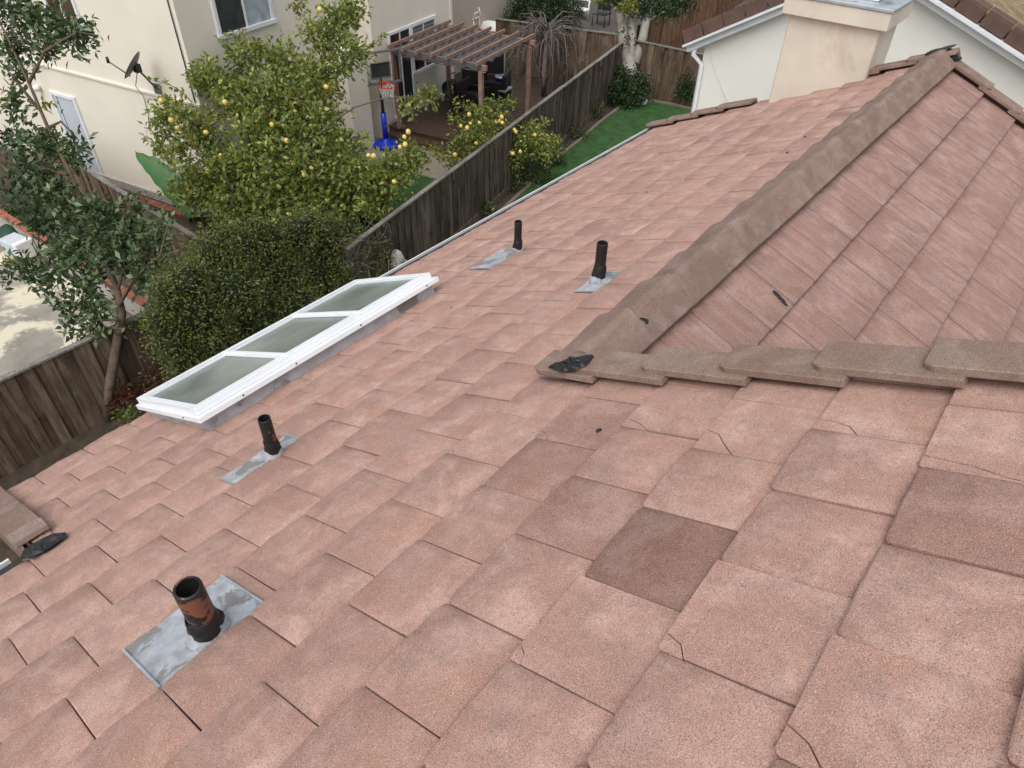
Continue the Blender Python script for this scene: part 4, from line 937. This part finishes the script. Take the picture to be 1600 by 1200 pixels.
def lobes_px(lst, depth): return [(atd(x, y, depth+(l[0] if l else 0)), r/F_PX*depth) for x, y, r, *l in lst]
def foliage(lobes, per_m2, nleaf, spread, shell=.55, squash=.9):
    cs = []; outs = []
    for c, r in lobes:
        n = max(3, int(per_m2*r*r*4)); d = RNG.normal(size=(n, 3)); d /= np.linalg.norm(d, axis=1, keepdims=True)
        rad = r*(shell+(1-shell)*RNG.random(n)**.7)*RNG.uniform(.8, 1.18, n); rad[RNG.random(n) < .25] *= .6
        cs.append(c+d*rad[:, None]*np.array([1, 1, squash])); outs.append(d)
    cs = np.concatenate(cs); outs = np.concatenate(outs)
    C = np.repeat(cs, nleaf, axis=0)+RNG.normal(size=(len(cs)*nleaf, 3))*spread
    D = np.repeat(outs, nleaf, axis=0)*.7+RNG.normal(size=C.shape)*.75+np.array([0, 0, .08])
    return cs, C, D
def curve(p, q, bend=.12, n=5):
    p = np.array(p); q = np.array(q); L = np.linalg.norm(q-p); o = RNG.normal(size=3)*bend*L
    return [p*(1-t)+q*t+o*math.sin(math.pi*t) for t in np.linspace(0, 1, n)]
def limbs(par, trunk_pts, trunk_r, lobes, cs, mat, ntw=40, r1=.03, tw=.008, stems=()):
    b = MB().tube(trunk_pts, trunk_r, 10); b.build('trunk', mat, par)
    nodes = [np.array(p) for p in trunk_pts[len(trunk_pts)//2:]]
    lb = MB(); ends = []
    for i in stems:
        st_ = trunk_pts[len(trunk_pts)//2+(i % 2)]; pts = curve(st_, lobes[i][0], .08, 8); lb.tube(pts, list(np.linspace(r1*1.6, r1*.5, 8)), 7); nodes += pts[3:]
    for c, r in lobes:
        nb = min(nodes, key=lambda p: np.linalg.norm(p-c)+(.6 if p[2] > c[2] else 0)); pts = curve(nb, c, .10); lb.tube(pts, list(np.linspace(r1, r1*.4, 5)), 6); ends += [(pts[2], c), (pts[3], c), (c, c)]
    idx = RNG.choice(len(cs), min(ntw, len(cs)), replace=False)
    for i in idx:
        e = min(ends, key=lambda k: np.linalg.norm(k[0]-cs[i])); lb.tube(curve(e[0], cs[i], .12, 4), [tw*1.5, tw*1.2, tw, tw*.5], 4)
    return lb.build('branches', mat, par)
# ---- large lemon tree
lb0 = onz(455, 405, 0); D0 = depth_of(lb0+eZ*1.6)
lem = thing('lemon_tree', lb0, 'tall lemon tree with pale yellow fruit in front of the beige house', 'tree')
lob = lobes_px([(268, 175, 30), (262, 235, 22, .2), (335, 120, 36), (385, 85, 34), (370, 150, 42), (305, 200, 42), (440, 100, 36), (500, 55, 32), (535, 30, 30), (540, 85, 36), (490, 120, 46), (420, 170, 60), (480, 190, 62), (330, 265, 55), (400, 250, 66), (300, 300, 36), (480, 265, 66), (533, 232, 44), (560, 285, 52), (618, 262, 28), (645, 235, 20), (600, 290, 36), (650, 255, 16), (430, 318, 52), (510, 325, 50), (360, 325, 44), (640, 165, 15, -.3), (672, 150, 12, -.3), (250, 200, 16), (555, 20, 18), (585, 322, 26)], D0)
cs, C_, D_ = foliage(lob, 66, 10, .08, .35)
limbs(lem, [lb0, lb0+eZ*.5+e2*.05, lb0+eZ*1.1-e2*.05, lb0+eZ*1.7, lb0+eZ*2.4-e2*.1], [.11, .09, .075, .06, .045], lob, cs, M['bark'], 200, .016, .0055, (0, 2, 8, 9, 11, 12, 13, 19, 27, 16, 21))
leaf_mesh('crown', C_, D_, RNG.uniform(.085, .15, len(C_)), RNG.uniform(.045, .08, len(C_)), .12, M['leaf_lemon'], lem)
yl = lobes_px([(668, 140, 9, -.4), (300, 118, 8), (470, 12, 10), (515, 138, 10, -.3), (452, 140, 10, -.4), (688, 238, 10)], D0)
_, C2, D2 = foliage(yl, 160, 9, .06, .3); leaf_mesh('young_leaves', C2, D2, RNG.uniform(.07, .12, len(C2)), .045, .12, M['leaf_yellow'], lem)
# loose sprays reaching out of the crown
sp = MB(); SC = []; SDv = []
for (x0, y0), (x1, y1) in (((300, 160), (235, 125)), ((290, 240), (225, 215)), ((530, 60), (545, 0)), ((400, 110), (355, 75)), ((560, 80), (600, 55)), ((560, 300), (660, 270)), ((600, 200), (690, 150))):
    pts = curve(atd(x0, y0, D0-.2), atd(x1, y1, D0-.3), .06, 8); sp.tube(pts, list(np.linspace(.012, .004, 8)), 5)
    for p in pts[2:]:
        for k in range(6): SC.append(p+RNG.normal(size=3)*.03); SDv.append((pts[-1]-pts[0])/np.linalg.norm(pts[-1]-pts[0])*.6+RNG.normal(size=3)*.6)
sp.build('sprays', M['bark'], lem); leaf_mesh('spray_leaves', np.array(SC), np.array(SDv), RNG.uniform(.08, .13, len(SC)), .05, .12, M['leaf_lemon'], lem)
def fruit(par, pts, depth, r=.038):
    me = None
    for x, y, *d in pts:
        if me is None:
            b = MB().lathe((0, 0, 0), [(.001, -r*1.3), (r*.3, -r*1.15), (r*.8, -r*.7), (r, 0), (r*.8, r*.7), (r*.35, r*1.08), (.001, r*1.18)], 12); me = b.mesh('lemon'); me.materials.append(M['lemon'])
        p = atd(x, y, depth+(d[0] if d else -.42)); s = random.uniform(.85, 1.2)
        link_inst('lemon', me, par, Matrix.Translation(Vector(p)) @ Matrix.Rotation(random.uniform(0, 1), 4, 'X') @ Matrix.Scale(s, 4))
fruit(lem, [(252, 158), (268, 188), (277, 200), (322, 207), (345, 244), (325, 268), (352, 160), (448, 220), (576, 243), (584, 244), (632, 214), (638, 206), (625, 230), (633, 226), (616, 284), (487, 263), (475, 273), (452, 335), (428, 345), (500, 15), (510, 136), (425, 195), (690, 0, 0)][:-1], D0, .05)
# ---- small lemon tree
sb0 = onz(770, 268, 0); D1 = depth_of(sb0+eZ*1.5)
lm2 = thing('lemon_tree', sb0, 'smaller lemon tree loaded with yellow fruit leaning over the dark fence', 'tree')
lob = lobes_px([(745, 185, 24), (730, 215, 24), (775, 175, 22), (790, 205, 30), (760, 225, 34), (720, 243, 20), (815, 225, 28), (840, 205, 22), (850, 235, 22), (790, 245, 26), (745, 258, 20), (705, 255, 14), (865, 222, 10), (715, 182, 10), (795, 160, 10), (720, 165, 8)], D1-.5)
cs, C_, D_ = foliage(lob, 66, 9, .075, .4)
limbs(lm2, [sb0, sb0+eZ*.6, sb0+eZ*1.2+e2*.1, sb0+eZ*1.7+e2*.15], [.08, .065, .05, .04], lob, cs, M['bark'], 70, .016, .0055, (0, 3, 6, 8, 1))
leaf_mesh('crown', C_, D_, RNG.uniform(.08, .13, len(C_)), RNG.uniform(.04, .06, len(C_)), .12, M['leaf_lemon'], lm2)
fruit(lm2, [(733, 179), (749, 192), (776, 190), (784, 183), (785, 192), (781, 189), (735, 193), (803, 203), (836, 211), (744, 224), (790, 226), (788, 230), (768, 240), (801, 240), (813, 237), (782, 234), (711, 242), (752, 235), (730, 200), (757, 263), (806, 206), (720, 197)], D1-.5, .05)
# ---- glossy leaved tree by the brown fence
gb = onz(168, 655, 0); Dg = depth_of(gb+eZ*1.2)
gt = thing('glossy_tree', gb, 'slender tree with large glossy dark leaves rising beside the mossy brown fence', 'tree')
tp = [gb]+[atd(x, y, Dg+d) for x, y, d in ((172, 600, .25), (182, 540, .2), (190, 490, .1), (182, 452, 0))]
tb = MB().tube(tp, [.085, .078, .072, .07, .06], 12).build('trunk', M['bark'], gt)
br = MB()
mains = [[(184, 455, 0), (165, 410, 0), (140, 350, -.05), (112, 275, -.1), (75, 200, -.1), (45, 130, -.15), (10, 55, -.2), (-20, 0, -.2)], [(184, 452, 0), (200, 400, .1), (170, 340, .15), (165, 300, .2)], [(190, 470, 0), (215, 430, -.1), (250, 400, -.2), (262, 350, -.2)], [(180, 455, 0), (150, 430, .1), (110, 415, .1), (60, 400, .1)], [(186, 478, 0), (205, 440, -.1), (235, 410, -.1), (290, 385, -.2)], [(186, 500, 0), (150, 500, -.1), (125, 480, -.1)], [(45, 130, -.15), (70, 80, -.2), (120, 50, -.2), (150, 55, -.2)], [(75, 200, -.1), (95, 190, -.1), (120, 215, -.15)], [(60, 170, -.1), (20, 120, -.1), (0, 95, -.1)], [(112, 275, -.1), (60, 260, 0), (10, 250, 0)]]
for mseg in mains:
    pts = [atd(x, y, Dg+d) for x, y, d in mseg]; n = len(pts); br.tube(pts, list(np.linspace(.05 if mseg[0][0] < 186 and n > 6 else .028, .009, n)), 7)
br.build('branches', M['bark'], gt)
gl = lobes_px([(30, 20, 40), (75, 35, 40), (115, 55, 34), (145, 55, 16), (20, 75, 30), (70, 75, 25), (35, 110, 18), (25, 165, 22), (30, 220, 34), (75, 225, 30), (110, 235, 28), (40, 265, 36), (85, 290, 36), (125, 250, 14), (45, 310, 34), (100, 330, 36), (140, 335, 34), (60, 350, 30), (175, 350, 34), (205, 370, 34), (130, 385, 40), (90, 390, 26), (180, 400, 40), (225, 410, 34), (250, 385, 24), (50, 425, 26), (90, 430, 24), (130, 440, 32), (110, 480, 26), (150, 480, 30), (230, 440, 24), (125, 520, 18), (160, 520, 20), (20, 425, 22), (245, 350, 22), (200, 330, 24)], Dg)
cs, C_, D_ = foliage(gl, 62, 8, .075, .1)
idx = RNG.choice(len(cs), 170, replace=False); bt = MB()
allp = [atd(x, y, Dg+d) for ms in mains for x, y, d in ms]
for i in idx:
    e = min(allp, key=lambda k: np.linalg.norm(k-cs[i])); bt.tube(curve(e, cs[i], .12, 4), [.010, .008, .006, .004], 4)
tag(bt.build('twigs', M['bark'], gt), kind='stuff')
leaf_mesh('crown', C_, D_, RNG.uniform(.09, .17, len(C_)), RNG.uniform(.045, .075, len(C_)), .10, M['leaf_glossy'], gt)
yl = lobes_px([(272, 450, 14, -.25), (288, 438, 12, -.25), (258, 470, 8, -.25), (15, 405, 9), (305, 425, 8, -.2), (75, 165, 8), (18, 150, 10)], Dg)
_, C2, D2 = foliage(yl, 110, 8, .06, .3); leaf_mesh('young_leaves', C2, D2, RNG.uniform(.09, .15, len(C2)), .045, .1, M['leaf_yellow'], gt)
# ---- dense dark hedge behind the skylight
def onx(x, y, X): d = ray(x, y); return CP+d*(X/d[0])
hg0 = np.array([-9.7, 6.0, 0])
hd = thing('clipped_shrub', hg0, 'big dense dark green shrub with tiny leaves behind the skylight', 'shrub')
hl = []
for x, y, r in ((290, 440, 40), (330, 400, 38), (375, 385, 38), (420, 372, 34), (465, 365, 34), (510, 372, 34), (550, 385, 32), (580, 400, 24), (300, 490, 50), (360, 450, 55), (430, 430, 55), (500, 425, 50), (555, 430, 38), (265, 470, 26), (270, 530, 44), (330, 540, 50), (400, 500, 50), (460, 480, 50), (530, 460, 40), (245, 505, 22), (590, 425, 22), (290, 570, 34), (360, 560, 40), (605, 402, 16), (400, 355, 18), (485, 345, 18), (350, 372, 18), (585, 378, 18), (540, 358, 16), (255, 455, 20), (600, 418, 18)):
    p = onx(x, y, -9.9 if y < 440 else -9.5); hl.append((p, r/F_PX*depth_of(p)))
cs, C_, D_ = foliage(hl, 240, 14, .085, .66, 1.0)
leaf_mesh('foliage', C_, D_, RNG.uniform(.04, .075, len(C_)), RNG.uniform(.018, .03, len(C_)), .1, M['leaf_hedge'], hd)
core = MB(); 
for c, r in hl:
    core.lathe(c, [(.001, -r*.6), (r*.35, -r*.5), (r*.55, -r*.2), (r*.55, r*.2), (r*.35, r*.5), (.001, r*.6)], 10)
core.build('inner_shade_core', M['shade_core'], hd)  # solid dark lobes, painted shade between the leaves
st = MB()
for k in range(14): p = hg0+np.array([random.uniform(-.6, .6), random.uniform(-2.2, 2.0), 0]); st.tube(curve(p, p+np.array([random.uniform(-.3, .3), random.uniform(-.3, .3), 1.3]), .1), [.03, .025, .02, .015, .01], 6)
st.build('stems', M['bark'], hd)
tw = MB()
for k in range(46):
    c, r = hl[int(RNG.integers(0, len(hl)))]; d = RNG.normal(size=3); d[2] = abs(d[2])*.6; d /= np.linalg.norm(d); tw.tube(curve(c+d*r*.7, c+d*r*1.35, .2, 4), [.005, .004, .003, .002], 4)
for k in range(30):
    p = onx(random.uniform(545, 600), random.uniform(350, 420), -9.4); tw.tube(curve(p, p+RNG.normal(size=3)*np.array([.2, .35, .2]), .25, 5), [.006, .005, .004, .003, .002], 4)
tag(tw.build('twigs', M['twig'], hd), kind='stuff')
# ---- generic shrub
def shrub(name, label, base, lobes, mat, per, nl, spread, L, W, cat='shrub', group=None, stem='bark', shell=.3, nst=8):
    t = thing(name, base, label, cat, group); cs, C_, D_ = foliage(lobes, per, nl, spread, shell)
    leaf_mesh('foliage', C_, D_, RNG.uniform(L*.7, L*1.2, len(C_)), RNG.uniform(W*.8, W*1.2, len(C_)), .12, M[mat], t)
    b = MB()
    for i in RNG.choice(len(cs), min(nst, len(cs)), replace=False): b.tube(curve(np.array(base)+RNG.normal(size=3)*np.array([.08, .08, 0]), cs[i], .12, 5), [.016, .013, .01, .008, .004], 5)
    b.build('stems', M[stem], t); return t
rb = onz(215, 665, 0); dR = depth_of(rb+eZ*.5)
shrub('red_shrub', 'small shrub with dark red leaves below the skylight corner', rb, lobes_px([(200, 610, 24), (235, 595, 26), (265, 590, 20), (185, 632, 16), (225, 625, 24)], dR), 'leaf_red', 130, 8, .05, .07, .03)
shrub('leafy_sprout', 'bright green low sprout under the red leaved shrub', rb+np.array([.25, .15, 0]), lobes_px([(190, 645, 12, -.1), (205, 648, 10, -.1)], dR), 'leaf_lemon', 120, 8, .05, .09, .04, 'plant')
# bed plants along the long fence
for i, (x, y, r, lab) in enumerate(((838, 268, 22, 'leafy bush filling the soil bed below the smaller lemon tree'), (868, 245, 16, 'loose green plant against the dark fence beside the lawn corner'), (760, 325, 12, 'low green weed at the foot of the dark fence above the gutter'), (925, 170, 16, 'sparse shrub in front of the dark fence midway to the grey trunk'), (800, 285, 14, 'small sprout at the lawn edge beyond the gutter'), (905, 205, 12, 'small trailing plant on the soil bed beside the lawn edging'))):
    p = onz(x, y+r*.7, 0); shrub('bed_plant', lab, p, lobes_px([(x, y, r), (x-r*.7, y+r*.4, r*.7), (x+r*.7, y+r*.3, r*.7)], depth_of(p+eZ*.4)), 'leaf_mid', 75, 8, .06, .08, .035, 'plant')
p = onz(815, 245, 0); shrub('bed_bush', 'dark bushy shrub beside the dark fence between lawn and small lemon tree', p, lobes_px([(815, 255, 22), (845, 250, 20), (830, 280, 20), (860, 262, 16), (800, 270, 14)], depth_of(p+eZ*.5)), 'leaf_dark', 120, 9, .06, .08, .035)
# ivy at the grey trunk, bush at right fence
gtb = onz(985, 158, 0); dT = depth_of(gtb+eZ*.6)
shrub('ivy_clump', 'dark ivy clump wrapped around the foot of the pale grey trunk', gtb+np.array([.1, -.3, 0]), lobes_px([(980, 130, 22, -.3), (965, 145, 18, -.3), (1000, 140, 20, -.3), (985, 152, 20, -.4), (1005, 125, 10, -.3), (970, 115, 12, -.2)], dT), 'leaf_dark', 110, 9, .08, .09, .06)
p = onz(1075, 160, 0); shrub('fence_bush', 'dark green bush by the white house in front of the short brown fence', p, lobes_px([(1075, 95, 16), (1080, 120, 20), (1072, 140, 18), (1085, 105, 14), (1090, 150, 12)], depth_of(p+eZ*.8)-.2), 'leaf_dark', 110, 9, .08, .09, .05)
# ---- grey multi-stem tree
gy = thing('grey_tree', gtb, 'thick pale grey multi stem tree at the meeting of the back fences', 'tree')
b = MB()
b.tube([gtb]+[atd(x, y, dT+d) for x, y, d in ((984, 130, .1), (983, 105, .15), (982, 88, .2))], [.32, .27, .25, .2], 14)
b.tube([atd(x, y, dT+d) for x, y, d in ((980, 100, .15), (974, 70, .2), (972, 40, .3), (966, 5, .5), (960, -40, .7))], [.18, .17, .16, .15, .13], 12)
b.tube([atd(x, y, dT+d) for x, y, d in ((985, 100, .15), (988, 60, .25), (984, 20, .4), (980, -30, .6))], [.16, .14, .12, .1], 12)
b.tube([atd(x, y, dT+d) for x, y, d in ((992, 100, .1), (1004, 60, .1), (1009, 35, .15), (1020, -5, .3), (1040, -40, .5))], [.15, .15, .14, .12, .1], 12)
b.build('trunk', M['bark_grey'], gy)
gl2 = lobes_px([(1000, 15, 16), (1020, 10, 20), (1045, 15, 20), (1060, 0, 22), (990, 0, 18), (1075, 10, 12), (960, -10, 24), (1030, -20, 30), (985, 60, 5, -.3), (975, 45, 4, -.3)], dT)
cs, C_, D_ = foliage(gl2, 50, 9, .1, .3); leaf_mesh('crown', C_, D_, RNG.uniform(.09, .15, len(C_)), RNG.uniform(.05, .07, len(C_)), .1, M['leaf_dark'], gy)
yl = lobes_px([(985, 8, 14, -.4), (940, -2, 14, 0), (975, 15, 8, -.3)], dT); _, C2, D2 = foliage(yl, 80, 8, .08, .3); leaf_mesh('young_leaves', C2, D2, RNG.uniform(.09, .14, len(C2)), .06, .1, M['leaf_yellow'], gy)
# ---- bare tree and evergreen behind pergola
bb_ = onz(850, 150, 0); dB = depth_of(bb_+eZ*1.2); bt = thing('bare_tree', bb_, 'leafless grey weeping tree beside the pergola', 'tree')
b = MB().tube([bb_]+[atd(x, y, dB) for x, y in ((850, 110), (853, 70), (852, 40))], [.09, .08, .06, .05], 8); b.build('trunk', M['twig'], bt)
b = MB(); top = atd(852, 45, dB)
for k in range(60):
    an = random.uniform(0, 2*math.pi); R = random.uniform(.5, 1.6); out = np.array([math.cos(an)*R, math.sin(an)*R, 0]); up = random.uniform(.0, .7); dn = random.uniform(.5, 1.6)
    pts = [top+RNG.normal(size=3)*.08-eZ*random.uniform(0, .6), ]; p0_ = pts[0]
    pts += [p0_+out*.5+eZ*up*.8, p0_+out*.85+eZ*up*.6, p0_+out*1.05-eZ*dn*.4, p0_+out*1.1-eZ*dn]
    b.tube(pts, [.026, .02, .015, .010, .005], 5)
    for j in range(4):
        s_ = pts[random.choice((1, 2, 3))]+RNG.normal(size=3)*.05; b.tube(curve(s_, s_+RNG.normal(size=3)*.3-eZ*random.uniform(.1, .7), .15, 4), [.008, .007, .005, .003], 4)
b.build('branches', M['twig'], bt)
p = onz(840, 92, 0)+np.array([0, 1.2, 0]); dE = depth_of(p+eZ*1.2)
shrub('evergreen_tree', 'dark evergreen tree crown behind the pergola and the bare tree', p, lobes_px([(815, 25, 26), (845, 15, 30), (880, 25, 24), (800, 40, 16), (850, 45, 32), (890, 45, 16), (825, -5, 28), (870, -5, 28), (900, 15, 14), (905, 50, 8), (820, 55, 16), (875, 62, 16)], dE), 'leaf_dark', 95, 11, .1, .10, .05, 'tree', nst=24)
p = onz(900, 110, 0); shrub('yellowish_bush', 'yellow green twiggy bush between the bare tree and the dark fence', p, lobes_px([(895, 100, 14), (905, 92, 10), (888, 110, 12)], depth_of(p+eZ*.6)), 'leaf_lemon', 60, 7, .09, .08, .04)
p = onz(1085, 62, 0); shrub('hill_grass', 'bright green bush on the slope behind the short brown fence', p, lobes_px([(1085, 68, 16), (1065, 75, 12), (1100, 55, 12)], depth_of(p+eZ*.3)), 'leaf_mid', 60, 9, .12, .12, .05)
p = onz(962, 66, 0); shrub('corner_bush', 'small yellow green bush left of the grey trunk by the back fence', p, lobes_px([(960, 62, 8), (955, 68, 7)], depth_of(p+eZ*.6)-1.0), 'leaf_yellow', 60, 8, .07, .08, .04)
# ---- plants by the beige house
def banana(P, label):
    t = thing('banana_plant', P, label, 'plant')
    MB().tube([P, P+eZ*.5, P+eZ*.85], [.07, .06, .04], 8).build('stem', M['leaf_banana'], t)
    dN = depth_of(P+eZ*.8)
    for pts_px, w in (((( 300, 335), (285, 310), (262, 280), (240, 258), (212, 238)), .27), (((300, 335), (318, 318), (335, 310), (352, 312)), .12)):
        pts = [atd(x, y, dN-.25+.03*i) for i, (x, y) in enumerate(pts_px)]; n = len(pts); b = MB(); vs = []
        for i in range(17):
            s = i/16*(n-1); k = min(int(s), n-2); p = pts[k]+(pts[k+1]-pts[k])*(s-k); dd = pts[k+1]-pts[k]; sd_ = np.cross(dd, RC[:, 2]); sd_ /= np.linalg.norm(sd_)
            ww = w*math.sin(math.pi*min(1, (i/16)*.92+.06))**.6; fl = .05*math.sin(i*2.1)*ww/w
            vs += [p+sd_*ww-eZ*(.05+fl)-RC[:, 2]*(-.03), p+eZ*.02, p-sd_*ww-eZ*(.05-fl)]
        b.add(vs, [(3*i+j, 3*i+j+1, 3*i+j+4, 3*i+j+3) for i in range(16) for j in range(2)], True); lf = b.build('leaf', M['leaf_banana'], t)
        MB().tube([v+eZ*.004 for v in vs[1::3]], .012, 5).build('midrib', M['leaf_yellow'], lf)
banana(onz(300, 345, 0), 'broad bright green banana leaf at the foot of the beige wall')
for x, y, r, lab in ((60, 300, 26, 'scruffy plant behind the grey brown fence near the side door'), (20, 325, 20, 'low scruffy plant by the terracotta coping at the patio end'), (215, 330, 24, 'dry twiggy weed along the fence below the brick edging')):
    p = onz(x, y+r*.6, 0); shrub('yard_plant', lab, p, lobes_px([(x, y, r), (x+r, y+r*.3, r*.7)], depth_of(p+eZ*.4)), 'leaf_mid', 60, 8, .08, .10, .035, 'plant', nst=14)
# ---- odds and ends
j0 = onz(40, 402, .03); jb = thing('storage_box', j0, 'grey and white plastic box lying on the patio beside the coping', 'box')
MB().box(j0+eZ*.2+np.array([-.25, 0, 0]), (.5, .4, .38), AX).build('body', M['door'], jb, bevel=.02); MB().box(j0+eZ*.22+np.array([.1, .05, 0]), (.14, .42, .42), AX).build('side', M['plastic_white'], jb, bevel=.02)
j1 = onz(20, 378, .03); tb_ = thing('folded_tarp', j1, 'dark green crumpled tarp heaped by the storage box', 'tarp')
b = MB(); vs = []
for i in range(13):
    for j in range(9): vs.append(j1+np.array([(i-6)*.09, (j-4)*.07, max(0, .42-.0125*((i-6)**2+(j-4)**2*1.3))+random.gauss(0, .025)]))
b.add(vs, [(i*9+j, (i+1)*9+j, (i+1)*9+j+1, i*9+j+1) for i in range(12) for j in range(8)], True); b.build('fabric', simple('tarp_green', (.012, .05, .025), .6, .3, 8), tb_)
s0 = onz(285, 580, 0); wp = thing('white_post', s0, 'peeling white wooden post and bracket at the end of the mossy brown fence', 'post')
dP = depth_of(onz(275, 545, .9))
MB().bar(s0+eZ*.0, s0+eZ*1.15, .11, .11, (1, 0, 0)).build('shaft', M['trim_white'], wp)
MB().prism([atd(x, y, dP) for x, y in ((212, 512), (235, 500), (240, 520), (232, 527), (222, 520))], (0, .06, 0)).build('bracket', M['trim_white'], wp)
for (x, y, lab) in ((612, 392, 'pale lump of broken concrete by the end of the shrub near the gutter'), (622, 404, 'mossy wedge of broken concrete against the gutter by the dark fence')):
    p = onz(x, y, .85); t_ = thing('rubble_block', p*np.array([1, 1, 0]), lab, 'rubble'); bm = bmesh.new(); bmesh.ops.create_icosphere(bm, subdivisions=2, radius=.16)
    for v in bm.verts: v.co = Vector((v.co.x*1.0, v.co.y*.8, v.co.z*1.2))*random.uniform(.8, 1.15)
    b = MB().add([p+np.array(v.co) for v in bm.verts], [tuple(v.index for v in f.verts) for f in bm.faces]); bm.free(); b.build('block', M['rubble'], t_)
    MB().box(p*np.array([1, 1, .5])-eZ*.06, (.3, .3, p[2]), AX).build('pier', M['rubble'], t_, bevel=.03)
for x, y in ((662, 300), (780, 317), (784, 322)):
    pass
for x, y in ((770, 327), (759, 333)): tag(MB().lathe(onz(x, y, .04), [(.001, -.045), (.03, -.03), (.04, 0), (.03, .03), (.001, .045)], 10).build('fallen_lemon', M['lemon']), 'fallen lemon lying in the soil bed below the dark fence', 'lemon', 'fallen lemons in the soil bed')
wl_ = onz(1006, 158, .12); pt = thing('white_planter', wl_*np.array([1, 1, 0]), 'tiny white ornament on the soil at the foot of the ivy', 'ornament')
MB().lathe(wl_-eZ*.12, [(.001, 0), (.10, 0), (.13, .16), (.11, .18), (.001, .15)], 12).build('bowl', M['plastic_white'], pt); MB().lathe(wl_+eZ*.02, [(.05, 0), (.06, .06), (.03, .12), (.001, .14)], 10).build('figure', M['plastic_white'], pt)
# metal chair on the far patio, white chair
fc = onz(942, 38, 0); mc = thing('mesh_chair', fc, 'dark metal mesh chair on the far patio behind the back fence', 'chair')
MB().box(fc+eZ*.95, (.62, .04, .75), AX).build('backrest', M['dark_metal'], mc); MB().box(fc+eZ*.5-e1*.28, (.62, .55, .04), AX).build('seat', M['dark_metal'], mc)
for i in (-1, 1):
    for j in (-.55, 0): MB().tube([fc+e2*.29*i+e1*j, fc+e2*.29*i+e1*j+eZ*(.5 if j else 1.3)], .022, 6).build('leg', M['dark_metal'], mc)
fw = onz(905, 30, 0); mc2 = thing('garden_seat', fw, 'white curved garden seat on the far patio beside the evergreen', 'seat')
MB().tube([fw+e2*.45*math.cos(t)+e1*.3*math.sin(t)+eZ*.75 for t in np.linspace(0, math.pi, 11)], .04, 8).build('backrest', M['plastic_white'], mc2); MB().box(fw+eZ*.42, (.8, .5, .05), AX).build('seat', M['plastic_white'], mc2)
for i in (-1, 1): MB().tube([fw+e2*.4*i, fw+e2*.44*i+eZ*.75], .03, 6).build('leg', M['plastic_white'], mc2)
